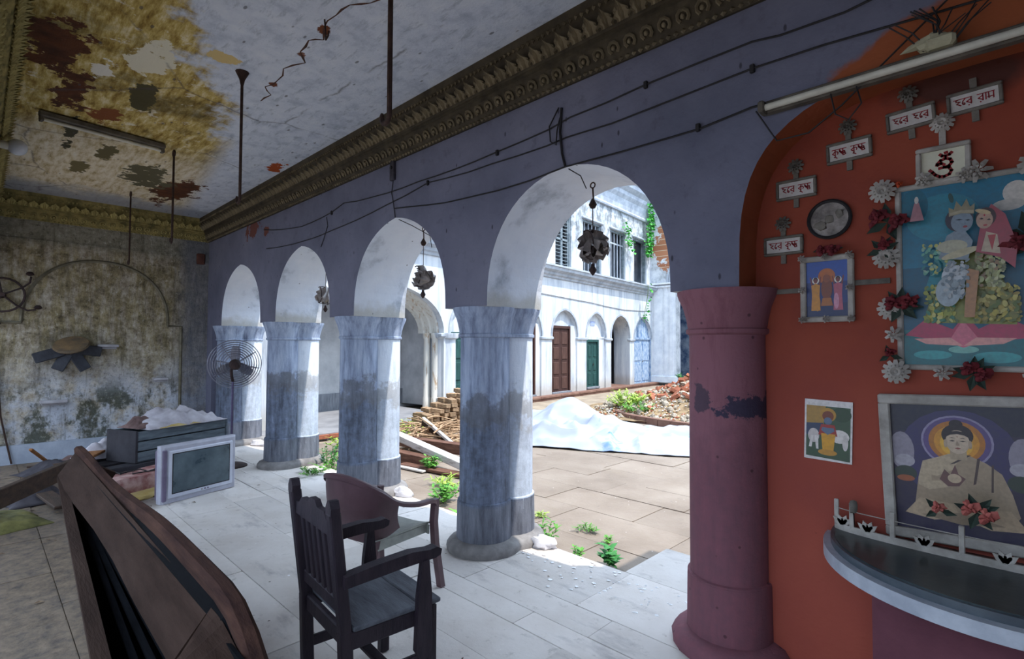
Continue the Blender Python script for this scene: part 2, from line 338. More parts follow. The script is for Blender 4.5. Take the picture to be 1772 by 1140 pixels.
# ------------------------------------------------------------------ the setting: veranda
ZS, ZA, YF, YB = 1.96, 2.86, 2.75, 3.38
def arch_pts(xa, xb, zs, za, n=2.15, k=28, point=.02):
    c, a, b = (xa+xb)/2, (xb-xa)/2, za-zs; out = []
    for i in range(k+1):
        th = math.pi*(1-i/k); u, q = math.cos(th), math.sin(th)
        X = math.copysign(abs(u)**(2/n), u); Z = max(q,0)**(2/n)
        Z -= point*math.sin(math.pi*min(1,abs(X)))
        out.append((c+a*X, zs+b*max(Z,0)))
    return out
def arch_wall(mb, x0, x1, z0, z1, ops, y0, y1, mf=0, mr=1, mb_=1):
    """ops: (xa, xb, zbase, curve pts, reveal material, reveal depth y)"""
    xs = x0
    for xa, xb, zb, pts, rm, yd in ops:
        mb.box(xs, xa, y0, y1, z0, z1) if False else None
        mb.add([(xs,y0,z0),(xa,y0,z0),(xa,y0,z1),(xs,y0,z1)], [(0,1,2,3)], mf)
        mb.add([(xs,y1,z0),(xa,y1,z0),(xa,y1,z1),(xs,y1,z1)], [(3,2,1,0)], mb_)
        mb.add([(xs,y0,z0),(xa,y0,z0),(xa,y1,z0),(xs,y1,z0)], [(3,2,1,0)], mb_)
        full = [(xa,zb)]+pts+[(xb,zb)]
        for (a, za_), (b, zb_) in zip(full[:-1], full[1:]):
            if abs(a-b) < 1e-7 and abs(za_-zb_) < 1e-7: continue
            mb.add([(a,y0,za_),(b,y0,zb_),(b,yd,zb_),(a,yd,za_)], [(0,1,2,3)], rm)
            if b-a > 1e-7:
                mb.add([(a,y0,za_),(b,y0,zb_),(b,y0,z1),(a,y0,z1)], [(0,1,2,3)], mf)
                mb.add([(a,y1,za_),(b,y1,zb_),(b,y1,z1),(a,y1,z1)], [(3,2,1,0)], mb_)
        xs = xb
    mb.add([(xs,y0,z0),(x1,y0,z0),(x1,y0,z1),(xs,y0,z1)], [(0,1,2,3)], mf)
    mb.add([(xs,y1,z0),(x1,y1,z0),(x1,y1,z1),(xs,y1,z1)], [(3,2,1,0)], mb_)
    mb.add([(xs,y0,z0),(x1,y0,z0),(x1,y1,z0),(xs,y1,z0)], [(3,2,1,0)], mb_)
    mb.add([(x0,y0,z1),(x1,y0,z1),(x1,y1,z1),(x0,y1,z1)], [(0,1,2,3)], mb_)
    mb.add([(x0,y0,z0),(x0,y1,z0),(x0,y1,z1),(x0,y0,z1)], [(0,1,2,3)], mb_)
    mb.add([(x1,y0,z0),(x1,y1,z0),(x1,y1,z1),(x1,y0,z1)], [(3,2,1,0)], mb_)
OPEN = [(-9.26,-7.61), (-7.08,-5.555), (-5.02,-3.49), (-2.975,-1.444)]
ops = [(a, b, ZS, arch_pts(a, b, ZS+.04, ZA, point=.035 if a < -5 else .012), 1, YB) for a, b in OPEN]
ops.append((-1.06, .86, ZS, arch_pts(-1.06, .86, ZS+.03, 2.87, 3.2, point=0), 2, 2.99))
mb = MB(); arch_wall(mb, -10.02, 3.6, ZS, 4.5, ops, YF, YB)
wf = mb.build('wall_front', [M['slate'], M['white'], M['orange']], smooth=25); tag(wf, kind='structure')
mb = MB(); mb.box(-10.02, -9.72, YF, YB, -.2, ZS); mb.box(1.3, 3.6, YF, YB, -.2, ZS)
tag(mb.build('wall_front_lower', M['slate']), kind='structure')
mb = MB(); mb.box(-1.16, 1.3, 2.985, 3.37, -.2, 3.1)
tag(mb.build('wall_shrine', M['red']), kind='structure')
mb = MB(); mb.box(-10.3, -10.0, -.7, 3.6, -.3, 4.5)
wl = tag(mb.build('wall_left', M['leftwall']), kind='structure')
mb = MB(); mb.box(3.5, 3.8, -.55, 3.4, -.3, 4.5); tag(mb.build('wall_right', M['slate']), kind='structure')
mb = MB(); mb.box(-10.3, 3.8, -.56, YB, 3.75, 4.1); tag(mb.build('ceiling', M['ceiling']), kind='structure')
# camera side of the veranda: openings onto an unseen court, added for daylight indoors
mb = MB(); arch_wall(mb, -10.02, 3.5, -.2, 3.75, [(a, a+3.0, 0, arch_pts(a, a+3.0, 1.96, 3.1), 1, -.03) for a in (-9.85,)]+[(-6.4, .85, -.2, [(-6.4,2.8),(.85,2.8)], 1, -.03)], -.55, -.03, 1, 0, 0)
tag(mb.build('wall_back', [M['slate'], M['white']]), kind='structure')
mb = MB(); mb.box(-14, 8, -9.3, -9.0, -.3, 5.5); tag(mb.build('wall_added_court', M['white']), kind='structure')  # unseen far wall of the added court, limits its sky
# floor
mb = MB(); mb.box(-10.02, 3.6, -4.4, 3.36, -.3, -.012)
fl = tag(mb.build('floor', M['earth']), kind='structure')
ub = MB(); ub.bbox(-.5, .5, -.5, .5, -.5, .5, .012)
def unit_slab(name, mat):
    o = ub.build(name, mat); me = o.data; bpy.data.objects.remove(o); return me
slab_me = unit_slab('floor_slab', M['floor'])
rng = random.Random(5)
rows = [-4.4,-3.5,-2.6,-1.8,-1.2,-.62,-.12,.42,.98,1.40,1.93,2.28,2.47,2.72,3.37]
def lay(rows, x0, x1, lo, hi, me, parent, name, z=0, th=.05, jit=.003, gap=.005):
    for ya, yb in zip(rows[:-1], rows[1:]):
        x = x0 - rng.uniform(0, lo)
        while x < x1:
            L = rng.uniform(lo, hi); a, b = max(x, x0), min(x+L, x1)
            if b-a > .08:
                piece(name, me, parent, ((a+b)/2, (ya+yb)/2, z-th/2+rng.uniform(-jit, jit)), (rng.uniform(-jit,jit)*.4, rng.uniform(-jit,jit)*.4, 0), (b-a-gap, yb-ya-gap, th))
            x += L
lay(rows[6:], -10.0, 3.5, .7, 1.7, slab_me, fl, 'floor_slab')
mb = MB(); mb.box(-14, 8, -9.3, -.125, -.04, 0); hf = mb.build('rear_paving', M['court'], fl)  # ground of the added court, bounces daylight indoors
# threshold slab in front of the shaded bay
mb = MB(); mb.bbox(-2.16, 1.2, 3.375, 4.02, -.3, -.005, .012); st = mb.build('step_slab', M['floor'], fl)
# skirting
mb = MB(); mb.box(-10.0, -9.94, -.03, 2.75, 0, .26); tag(mb.build('baseboard_left', M['skirt']), kind='structure')

# ------------------------------------------------------------------ cornices with leaf pieces
PROF = [(0,3.40),(.025,3.395),(.045,3.43),(.095,3.51),(.10,3.535),(.118,3.54),(.118,3.56),(.132,3.575),(.18,3.665),(.185,3.69),(.205,3.70),(.21,3.75),(0,3.75)]
lf = MB()                                             # an acanthus leaf, rising +z, facing -y
def leaf_pt(u, v):
    a = (u-.5)*2; wd = .05*(.42+.72*math.sin(math.pi*min(1,.18+.72*v)))*(1+.16*math.cos(v*math.pi*5))
    rid = abs(math.cos(a*math.pi*2.5)); tip = smoothstep(.7,1,v)
    return (a*wd*(1-.25*tip), -.010-.03*v*v-.018*rid*(1-.2*v)-.014*tip*(1-abs(a)), -.052+.112*v-.04*abs(a)**1.4*v-.012*tip*(1-rid))
lf.grid(leaf_pt, 12, 5)
o = lf.build('acanthus_leaf', M['cornice_leaf'], smooth=60); LEAF = o.data; bpy.data.objects.remove(o)
cu = MB()                                             # a curl with its bead
cu.tube([(.034*math.cos(a), -.016, .034*math.sin(a)) for a in [i*math.pi*1.6/7-.3*math.pi for i in range(8)]], .010, 4)
cu.blob((0,-.02,0), .015, 1, .1, 5, 3)
o = cu.build('scroll', M['cornice_leaf'], smooth=60); CURL = o.data; bpy.data.objects.remove(o)
M['leaf_old'] = mk('mossy_gilt', '#6f663c', '#a89a64', 6, .8, .3, 40, rnd=.3)
LEAF_OLD, CURL_OLD = LEAF.copy(), CURL.copy()
for x_ in (LEAF_OLD, CURL_OLD): x_.materials.clear(); x_.materials.append(M['leaf_old'])
bd = MB(); bd.blob((0,0,0), (.017,.013,.026), 2, .1, 5, 3, M=Matrix.Rotation(.5,3,'Y').to_4x4())
o = bd.build('bead', M['cornice_leaf'], smooth=60); BEAD = o.data; bpy.data.objects.remove(o)
def cornice(name, length, loc, rz, mats, sp=.112, pieces=True, leafs=None, old=False):
    LF, CU_ = (LEAF_OLD, CURL_OLD) if old else (LEAF, CURL)
    mb = MB(); mb.loft([[Vector((0,-d,z)) for d, z in PROF], [Vector((length,-d,z)) for d, z in PROF]], True, True)
    t = tag(mb.build(name, mats, None, loc, (0,0,rz)), kind='structure')
    n = int(length/sp); lo = 0 if leafs is None else max(0, n-leafs)
    for i in range(n):
        x = (i+.5)*sp
        piece('acanthus_leaf', LF, t, (x, -.150, 3.618), (R_(28),0,0))
        piece('scroll', CU_, t, (x, -.066, 3.472), (R_(32),0,0))
    bb = MB()
    for i in range(int(length/.045)):
        x = (i+.5)*.045
        bb.blob((x,-.195,3.692), (.013,.016,.02), i, .15, 4, 2); bb.blob((x,-.036,3.408), (.018,.016,.016), i+9, .15, 4, 2)
    b = bb.build('bead_row', M['leaf_old'] if old else M['cornice_leaf'], t); tag(b, kind='stuff')
    return t
cornice('trim_1', 10.9, (-10.0, YF, 0), 0, M['cornice'], .112)
c2 = cornice('trim_2', 2.75, (-10.0, 0, 0), R_(90), M['cornice_old'], .112, old=True)
c3 = cornice('trim_3', 7.5, (-2.5, -.03, 0), R_(180), M['cornice_old'], .112, old=True)

# ------------------------------------------------------------------ paired columns
def lobes(cx, r, yf=2.97, yr=3.255, n=14):
    h = (yr-yf)/2; a0 = math.acos(min(1, h/r)); pts = []
    # front lobe: go round the -y side; rear lobe: the +y side
    for i in range(n+1):
        a = math.pi/2 + a0 + (2*math.pi-2*a0)*i/n; pts.append((cx+r*math.cos(a), yf+r*math.sin(a)))
    for i in range(n+1):
        a = -math.pi/2 + a0 + (2*math.pi-2*a0)*i/n; pts.append((cx+r*math.cos(a), yr+r*math.sin(a)))
    return pts
def column(cx, mat, label, width=.52):
    t = thing('paired_column', label, 'column', (cx, 3.085, 0), 0, 'columns of the arcade')
    yf, yr = 2.97-3.085, 3.255-3.085
    def ring(r, z): return [Vector((x, y-3.085, z)) for x, y in lobes(0, r)]
    for nm, y in (('front_shaft', yf), ('rear_shaft', yr)):
        m = MB(); mat_ = M['rear_col_sunlit'] if (nm == 'rear_shaft' and mat is M['column']) else mat; m.lathe([(.222,.30),(.220,.395),(.206,.40),(.206,.9),(.203,1.74)], 32, (0,y,0)); m.build(nm, mat_, t, smooth=40)
    m = MB(); m.loft([ring(.228,.03), ring(.223,.385), ring(.208,.392)]); m.build('plinth', mat, t, smooth=40)
    m = MB(); m.loft([ring(.27,-.01), ring(.305,.0), ring(.31,.04), ring(.285,.075), ring(.235,.095)]); m.build('base_ring', M['base'] if mat is M['column'] else mat, t, smooth=50)
    k = width/.52
    m = MB(); m.loft([ring(.207,1.715), ring(.222,1.725), ring(.222,1.745), ring(.212,1.752), ring(.22,1.80), ring(.238,1.87), ring(.262,1.925), ring(.268,1.945), ring(.27,ZS+.002)])
    m.build('capital', mat, t, smooth=40)
    return t
M['base'] = mk('worn_base_stone', '#6d6a6a', '#908d8c', 6, .85, .6, 18, world=True)
column(-9.50, M['column'], 'white and grey paired column behind the standing fan, nearest the mouldy wall')
column(-7.345, M['column'], 'stained paired column standing just right of the television and fan')
column(-5.288, M['column'], 'grey-white paired column directly behind the brown plastic chair')
column(-3.233, M['column'], 'large blue-grey paired column in the middle of the arcade, right of the chairs')
column(-1.215, M['pink'], 'pink painted column beside the shrine alcove')

# ------------------------------------------------------------------ courtyard
ZC = -.12
mb = MB(); mb.box(-14.5, 9, 3.36, 34, -.6, ZC-.012)
ct = tag(mb.build('courtyard_floor', M['dirt']), kind='structure')
cslab = unit_slab('paving_slab', M['court'])
def lay_rot(ang, ox, oy, U, V, lo, hi, keep, me, parent, name):
    ca, sa = math.cos(ang), math.sin(ang); v = V[0]
    while v < V[1]:
        h = rng.uniform(.55, .8); u = U[0]-rng.uniform(0, lo)
        while u < U[1]:
            L = rng.uniform(lo, hi); uc, vc = u+L/2, v+h/2; x, y = ox+ca*uc-sa*vc, oy+sa*uc+ca*vc
            if keep(x, y): piece(name, me, parent, (x, y, ZC-.03+rng.uniform(-.004,.004)), (0,0,ang), (L-.008, h-.008, .06))
            u += L
        v += h
lay_rot(0, 0, 0, (-9.4, 1.0), (3.38, 13.2), .8, 1.4, lambda x, y: not (x < -9.0) and x < 0 and not (x > -5.0 and y > 10.8), cslab, ct, 'paving_slab')
# side building: facade (local x runs along it, local -y faces the court)
M['facade'] = None
def m_facade():
    t = NT('facade_limewash', .85); v = t.obj(); x, y, z = t.sep(v)
    st = t.noise(t.mapv(v, (3.2,3.2,.35)), 1.2, 9, .7); n = t.noise(v, 3, 9, .7)
    col = t.ramp(st, [(.3, C('#87909d')), (.44, C('#b9c0ca')), (.6, C('#d3d7db'))])
    up = t.math('MULTIPLY', t.step(z, 4.3, 6.2), t.ramp(n, [(.42, 0), (.56, .85)]))
    col = t.mix(up, col, t.ramp(st, [(.35, C('#4d5358')), (.7, C('#9ba0a2'))]))
    lo = t.math('MULTIPLY', t.math('SUBTRACT', 1, t.step(t.math('ADD', z, t.math('MULTIPLY', n, .5)), .35, .8)), .7)
    col = t.mix(lo, col, C('#a9a39a'))
    return t.fin(col, n, .02, .4)
M['facade'] = m_facade()
M['fac_trim'] = mk('facade_moulding', '#939ba7', '#b9c0c9', 3, .85, .3, 20, world=True)
M['fac_shade'] = mk('inner_plaster', '#a5a7ab', '#c6c7c9', 1.6, .9, .3, 20, world=True)
M['dado'] = mk('grey_dado', '#6c7078', '#888c93', 4, .9, .4, 18, world=True, stretch=(6,6,1))
M['brown_door'] = mk('brown_door_wood', '#382422', '#4c342f', 6, .6, .4, 30, stretch=(4,4,.6))
M['brown_panel'] = mk('brown_panel_wood', '#45302b', '#5a4039', 6, .6, .4, 30, stretch=(4,4,.6))
M['green_door'] = mk('green_door_paint', '#1c3c3c', '#2c5451', 4, .65, .4, 25, stretch=(4,4,.6))
M['blue_door'] = mk('peeling_blue_paint', '#5c7ea8', '#aebccb', 5, .75, .5, 20, stretch=(4,4,1), lo=.4, hi=.6)
M['blue_wall'] = mk('blue_stained_wall', '#3a4f70', '#8c98a8', 2.2, .85, .4, 20, world=True, lo=.4, hi=.62)
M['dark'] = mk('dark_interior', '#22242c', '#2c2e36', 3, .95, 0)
M['grey_wood'] = mk('weathered_shutter', '#5e6a72', '#8b969c', 6, .8, .4, 30)
M['iron'] = mk('rusty_iron', '#2a2224', '#453634', 12, .7, .4, 60, metal=.3)
M['plinth'] = mk('red_stone_plinth', '#6f5046', '#86695c', 3, .85, .4, 18, world=True)
FL = (-11.5, 12.47, 0); FR = math.atan2(.994, -.108)
def fobj(mb, name, mat, parent=None, smooth=0, kind=None):
    if parent: return mb.build(name, mat, parent, smooth=smooth)
    o = mb.build(name, mat, None, FL, (0,0,FR), smooth); return tag(o, kind=kind or 'structure')
# bays: (centre, half width, depth of recess)
BAY = [(-5.87, 2.08, 1.9), (-2.78, .78, .16), (-.08, .8, .16), (2.17, .83, .16), (4.42, .76, .16), (6.49, .85, .7), (8.68, .9, .12)]
ops = [(c-h, c+h, 0, arch_pts(c-h, c+h, 1.98, 2.93 if h < 1 else 3.2, point=.03), 1, d if d < 1 else .75) for c, h, d in BAY]
mb = MB(); arch_wall(mb, -11.0, 9.75, 0, 4.05, ops, 0, .75, 0, 0, 0)
# upper storey with four tall windows
WIN = [(-2.2,-1.0), (-.1,1.1), (1.62,2.66), (3.5,4.92), (5.66,7.05), (7.76,9.2)]
def rect_wall(mb, x0, x1, z0, z1, rects, za, zb, y0, y1):
    xs = x0
    for a, b in rects:
        mb.box(xs, a, y0, y1, z0, z1); mb.box(a, b, y0, y1, z0, za); mb.box(a, b, y0, y1, zb, z1); xs = b
    mb.box(xs, x1, y0, y1, z0, z1)
rect_wall(mb, -11.0, 9.75, 4.05, 8.8, WIN, 4.42, 6.47, .05, .6)
fac = fobj(mb, 'wall_facade', M['facade'])
# the dim rooms behind
mb = MB(); mb.box(-11.0, 9.75, 1.9, 2.1, -.2, 4.2); mb.box(-11, 9.75, .75, 2.1, 3.6, 3.8)
fobj(mb, 'gallery_back', M['fac_shade'], fac)
mb = MB(); mb.box(-11.0, -3.6, 1.86, 1.9, 0, .42); fobj(mb, 'gallery_dado', M['dado'], fac)
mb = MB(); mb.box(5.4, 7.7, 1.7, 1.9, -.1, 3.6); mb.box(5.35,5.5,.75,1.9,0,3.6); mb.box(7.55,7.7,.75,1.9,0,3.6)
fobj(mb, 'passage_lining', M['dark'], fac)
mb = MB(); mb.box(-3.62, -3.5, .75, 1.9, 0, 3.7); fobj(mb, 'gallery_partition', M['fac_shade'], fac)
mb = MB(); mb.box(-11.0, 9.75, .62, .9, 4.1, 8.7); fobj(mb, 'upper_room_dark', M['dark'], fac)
# plinth, imposts, cornices
mb = MB(); mb.box(-3.4, 9.75, -.32, .76, -.4, .0)
pl = fobj(mb, 'facade_plinth', M['plinth'], fac)
for i in range(11):
    mb = MB(); a = -3.4+i*1.2; mb.bbox(a+.01, min(a+1.19,9.75), -.36, -.1, -.05, .022, .01); fobj(mb, 'plinth_stone', M['plinth'], fac)
edges = [(-3.9,-3.56), (-2.0,-.88), (.72,1.34), (3.0,3.66), (5.18,5.64), (7.34,7.78)]
for a, b in edges:
    mb = MB(); mb.bbox(a-.04, b+.04, -.06, .1, 1.88, 1.98, .02); fobj(mb, 'impost', M['fac_trim'], fac)
def molding(name, prof, x0, x1, mat, parent):
    mb = MB(); mb.loft([[Vector((x0,-d,z)) for d, z in prof], [Vector((x1,-d,z)) for d, z in prof]]); return fobj(mb, name, mat, parent)
molding('string_course', [(-.05,3.98),(.05,4.0),(.07,4.06),(.13,4.1),(.15,4.18),(.28,4.24),(.30,4.33),(.34,4.35),(.34,4.41),(-.05,4.45)], -11, 9.75, M['fac_trim'], fac)
molding('eaves_cornice', [(-.05,7.35),(.04,7.36),(.06,7.42),(0.02,7.5),(.1,7.9),(.2,8.05),(.22,8.2),(.4,8.35),(.42,8.5),(.55,8.6),(.55,8.75),(-.05,8.85)], -11, 9.75, M['fac_trim'], fac)
# arch archivolts
for c, h, d in BAY[1:]:
    for off, y in ((.07,-.03),):
        P0_ = arch_pts(c-h-off, c+h+off, 1.98, 2.93+off, point=.03); P1_ = arch_pts(c-h, c+h, 1.98, 2.93, point=.03)
        mb = MB(); mb.loft([[Vector((a,.0,b)) for a, b in P0_], [Vector((a,y,b)) for a, b in P0_], [Vector((a,y,b)) for a, b in P1_], [Vector((a,.02,b)) for a, b in P1_]], False, False)
        fobj(mb, 'archivolt', M['fac_trim'], fac, 40)
# gallery arch mouldings (rust stained) and slender columns
M['rust_white'] = mk('rust_stained_plaster', '#9c7646', '#d4d2cb', 4, .85, .4, 20, lo=.3, hi=.46, stretch=(3,3,.7))
c, h, d = BAY[0]
for k, (off, y) in enumerate(((.0,.2),(-.07,.4),(-.14,.58))):
    P0_ = arch_pts(c-h-off, c+h+off, 1.98, 3.2+off, point=.03); P1_ = arch_pts(c-h-off+.07, c+h+off-.07, 1.98, 3.2+off-.07, point=.03)
    mb = MB(); mb.loft([[Vector((a,y,b)) for a, b in P0_], [Vector((a,y,b)) for a, b in P1_], [Vector((a,y+.2,b)) for a, b in P1_]], False, False)
    fobj(mb, 'gallery_archivolt', M['rust_white'], fac, 40)
for x, r, yy in ((c+h+.26,.30,.22), (c+h-.02,.1,.3), (c+h-.1,.09,.55), (c-h-.26,.3,.22)):
    mb = MB(); mb.lathe([(r*1.15,0),(r*1.15,.25),(r,.28),(r*.96,1.82),(r*1.2,1.86),(r*1.3,1.97),(r*1.3,1.99)], 20, (x,yy,0)); fobj(mb, 'gallery_column', M['rust_white'] if r < .2 else M['facade'], fac, 40)
# platform in front of the gallery
mb = MB(); mb.box(-14.4, -9.42, 3.38, 8.1, -.5, -.0); pf = tag(mb.build('gallery_platform', mk('grey_platform','#77777b','#8f8f92',2,.85,.4,18,world=True)), kind='structure')
brick = MB(); brick.bbox(-.5,.5,-.5,.5,-.5,.5,.04); o = brick.build('brick', None or M['plinth']); BRK0 = o.data; bpy.data.objects.remove(o)
M['brick'] = mk('brick_clay', '#84503e', '#a8694f', 5, .9, .5, 20, rnd=.5)
BR = bpy.data.meshes.new('x'); bpy.data.meshes.remove(BR)
o = brick.build('brick', M['brick']); BRICK = o.data; bpy.data.objects.remove(o)
for i in range(18): piece('brick', BRICK, pf, (-9.40+rng.uniform(-.01,.015), 3.52+i*.255, -.05), (0,0,rng.uniform(-.05,.05)), (.12,.24,.07))
# ---- doors
def door(n, s0, s1, z0, z1, y, mat, pmat, rows_, label, leafs=2, frame=None):
    t = struct_root('door_%d' % n, FL, FR, label)
    fw = .09
    m = MB(); m.box(s0-fw, s0, y-.05, y+.06, z0, z1+fw); m.box(s1, s1+fw, y-.05, y+.06, z0, z1+fw); m.box(s0, s1, y-.05, y+.06, z1, z1+fw); m.build('door_frame', frame or mat, t)
    wl_ = (s1-s0)/leafs
    for i in range(leafs):
        a, b = s0+i*wl_, s0+(i+1)*wl_
        m = MB(); m.box(a+.005, b-.005, y, y+.045, z0, z1); lf_ = m.build('door_leaf', mat, t)
        H = (z1-z0-.15)/rows_
        for r in range(rows_):
            q0, q1 = z0+.1+r*H, z0+.1+(r+1)*H-.09
            m = MB(); m.bbox(a+.09, b-.09, y-.022, y+.01, q0, q1, .018); m.build('door_panel', pmat, lf_)
    m = MB(); m.bbox(s0-.1, s1+.1, y-.1, y+.05, z0-.06, z0+.02, .01); m.build('threshold', M['dado'], t)
    m = MB(); m.tube([((s0+s1)/2+.05, y-.03+.0, z0+(z1-z0)*.5+.06*math.cos(a)) if False else ((s0+s1)/2+.06+.03*math.cos(a), y-.035, z0+(z1-z0)*.5+.04*math.sin(a)) for a in [k*math.pi/4 for k in range(8)]], .008, 5, True); m.build('door_ring', M['iron'], t)
    return t
door(1, 1.48, 2.53, .04, 2.28, .1, M['brown_door'], M['brown_panel'], 4, 'brown panelled double door in the white courtyard facade')
door(2, -.75, .36, .04, 2.28, .1, M['brown_door'], M['brown_panel'], 4, 'brown door half hidden behind the middle column')
door(3, 3.86, 4.62, .08, 1.82, .1, M['green_door'], M['green_door'], 3, 'narrow dark green door under a white tympanum')
door(4, -3.5, -2.06, .0, 1.94, .1, M['green_door'], M['green_door'], 3, 'teal double door seen between two columns')
door(5, 7.82, 9.54, .0, 1.96, .07, M['blue_door'], M['blue_door'], 2, 'peeling pale blue double door beside the corner pilaster')
# white infill round the narrower doors, and tympana
for c, h, d in BAY[1:5]+BAY[6:]:
    m = MB(); P_ = arch_pts(c-h, c+h, 1.98, 2.93, point=.03); z0 = {2.17:2.37,-.08:2.37,4.42:1.91,-2.78:2.03,8.68:2.05}[c]
    m.add([(a,d,b) for a, b in P_]+[(c+h,d,z0),(c-h,d,z0)], [tuple(range(len(P_)+2))])
    fobj(m, 'tympanum', M['blue_door'] if c > 8 else M['facade'], fac)
m = MB()
for a, b in ((1.34,1.39),(2.62,3.0),(-.88,-.84),(.45,.72),(3.66,3.77),(4.71,5.18)): m.box(a, b, .06, .3, 0, 2.4 if a < 3.2 else 1.98)
m.box(3.66, 5.18, .06, .3, 1.91, 2.03); m.box(-.88,.72,.2,.3,0,2.5); m.box(1.34,3.0,.2,.3,0,2.5); m.box(3.66,5.18,.2,.3,0,2.0); m.box(-3.56,-2.0,.2,.3,0,2.1); m.box(7.78,9.58,.2,.3,0,2.1)
fobj(m, 'door_surround', M['facade'], fac)
m = MB(); m.box(4.22, 4.56, .148, .158, 2.45, 2.62); fobj(m, 'number_plate', mk('plate_blue', '#8fa0cc', '#a7b4d8', 20, .6, 0), fac)
# ---- upper windows
def window(n, a, b, label, style):
    t = struct_root('window_%d' % n, FL, FR, label); za, zb = 4.42, 6.47
    m = MB(); m.box(a, a+.07, .1, .22, za, zb); m.box(b-.07, b, .1, .22, za, zb); m.box(a, b, .1, .22, zb-.07, zb); m.box(a,b,.08,.22,za,za+.05); m.build('window_frame', M['grey_wood'], t)
    m = MB(); m.box(a+.05, b-.05, .3, .32, za, zb); m.build('dark_pane', M['glass_dark'], t)
    if style == 'louvre':
        w2 = (b-a-.14)/2
        for k in range(2):
            x0 = a+.07+k*w2
            m = MB(); m.box(x0, x0+.06, .13, .18, za+.05, zb-.07); m.box(x0+w2-.06, x0+w2, .13, .18, za+.05, zb-.07)
            for z in (za+.05, (za+zb)/2, zb-.14): m.box(x0, x0+w2, .13, .18, z, z+.07)
            sh = m.build('shutter', M['grey_wood'], t)
            for q in range(14):
                if q == 7: continue
                z = za+.17+q*.127; mm = MB(); mm.box(x0+.06, x0+w2-.06, .13, .19, z, z+.02, Matrix.Identity(4)); mm.build('louvre_slat', M['grey_wood'], sh)
    elif style == 'bars':
        for k in range(1, 5): m = MB(); x = a+(b-a)*k/5; m.cyl((x,.16,za+.05), (x,.16,zb-.07), .022, n=6); m.build('window_bar', M['fac_trim'], t)
        m = MB(); m.box(a+.07, b-.07, .14, .18, za+1.5, za+1.56); m.build('transom', M['fac_trim'], t)
    else:
        m = MB(); m.box(a+.07, a+.5, .22, .26, za+.05, zb-.07); m.build('shutter', M['fac_shade'], t)
    m = MB(); m.bbox(a-.1, b+.1, -.03, .12, zb+.02, zb+.1, .02); m.build('window_hood', M['fac_trim'], t)
M['glass_dark'] = mk('dim_glass', '#20242c', '#3a424c', 4, .35, 0, spec=.5)
for i, ((a, b), st_, lb) in enumerate(zip(WIN, ['louvre','louvre','louvre','bars','bars','open'], ['upper louvred window hidden behind the arcade', 'upper louvred window left of the arch edge', 'upper louvred window seen at the left inside the arch', 'upper window behind the hanging glass lantern', 'upper barred window with white bars', 'upper open dark window beside the brick patch'])): window(i+1, a, b, lb, st_)
# ---- end wall of the courtyard: pilaster, great arch, bare brick above
def m_end():
    t = NT('end_wall_plaster', .9); v = t.obj(); x, y, z = t.sep(v); n = t.noise(v, 2.2, 9, .7)
    col = t.ramp(n, [(.3, C('#7f868c')), (.5, C('#c6cacf')), (.7, C('#dfe2e4'))])
    br = t.n('ShaderNodeTexBrick'); t.put(br.inputs['Vector'], t.mapv(v, (1,1,1), rot=(R_(90),0,R_(90)))); br.inputs['Scale'].default_value = 1
    br.inputs['Brick Width'].default_value = .26; br.inputs['Row Height'].default_value = .085; br.inputs['Mortar Size'].default_value = .012
    br.inputs['Color1'].default_value = C4('#b0785a'); br.inputs['Color2'].default_value = C4('#996247'); br.inputs['Mortar'].default_value = C4('#cdb9a2')
    d = t.spot(v, (0,-1.35,6.35), (0,1.45,1.2), 1.2, n); k = t.ramp(d, [(.9, 1), (.93, 0)])
    col = t.mix(k, col, br.outputs[0]); return t.fin(col, n, .03, .4)
M['endwall'] = m_end()
mb = MB()      # local: plane x = 9.75, running towards -y
P_ = arch_pts(-4.6, -1.1, 4.5, 6.0, point=0)
rot = lambda p: (9.75+p[1], p[0], p[2])
q = MB(); arch_wall(q, -17.0, 0.6, 0, 8.8, [(-4.6,-1.1,0,P_,0,.6)], 0, .6, 0, 0, 0)
q.v = [rot(p) for p in q.v]; fobj(q, 'wall_end', M['endwall'], smooth=20)
q = MB()
for a, b, d in ((-1.12,.0,.06), (-1.02,-.86,.1), (-.74,-.6,.1), (-.5,-.1,.09)): q.box(9.75-d, 9.75, a, b, .0, 4.45)
q.bbox(9.58, 9.76, -1.2, .05, 0, .3, .02); q.bbox(9.6, 9.76, -1.18, .05, 4.36, 4.46, .02); q.bbox(9.56, 9.76, -1.22, .05, 4.5, 4.58, .02)
fobj(q, 'corner_pilaster', mk('pilaster_limewash','#c9ced6','#e2e5e9',3,.85,.3,20,world=True), smooth=0)
for k in range(4):
    q = MB(); o_ = .1*k; A = arch_pts(-4.6-o_-.09, -1.1+o_+.09, 4.55, 6.05+o_, point=0); B = arch_pts(-4.6-o_, -1.1+o_, 4.55, 6.0+o_, point=0)
    d = 9.66-.02*(k % 2); q.loft([[Vector((9.75,a,b)) for a, b in A], [Vector((d,a,b)) for a, b in A], [Vector((d,a,b)) for a, b in B], [Vector((9.75,a,b)) for a, b in B]], False, False)
    e = fobj(q, 'great_archivolt', M['fac_trim'], smooth=40)
q = MB(); q.box(13.0, 13.3, -7, 1.5, -.2, 7.0); q.box(9.8, 13.3, .55, .8, -.2, 7.0); q.box(9.8,13.3,-7,.8,6.6,6.8); fobj(q, 'recess_wall', M['blue_wall'])
q = MB(); P_ = arch_pts(-1.62,-.92,1.95,2.7); q.add([(12.97,a,b) for a, b in P_]+[(12.97,-.92,0),(12.97,-1.62,0)], [tuple(range(len(P_)+2))]); fobj(q, 'recess_blue_door', mk('deep_blue_paint','#1b4f9c','#3b74bb',5,.7,.3,20))
q = MB(); q.cyl((12.8,-.85,3.0),(12.6,-1.0,3.35),.05,n=8); 
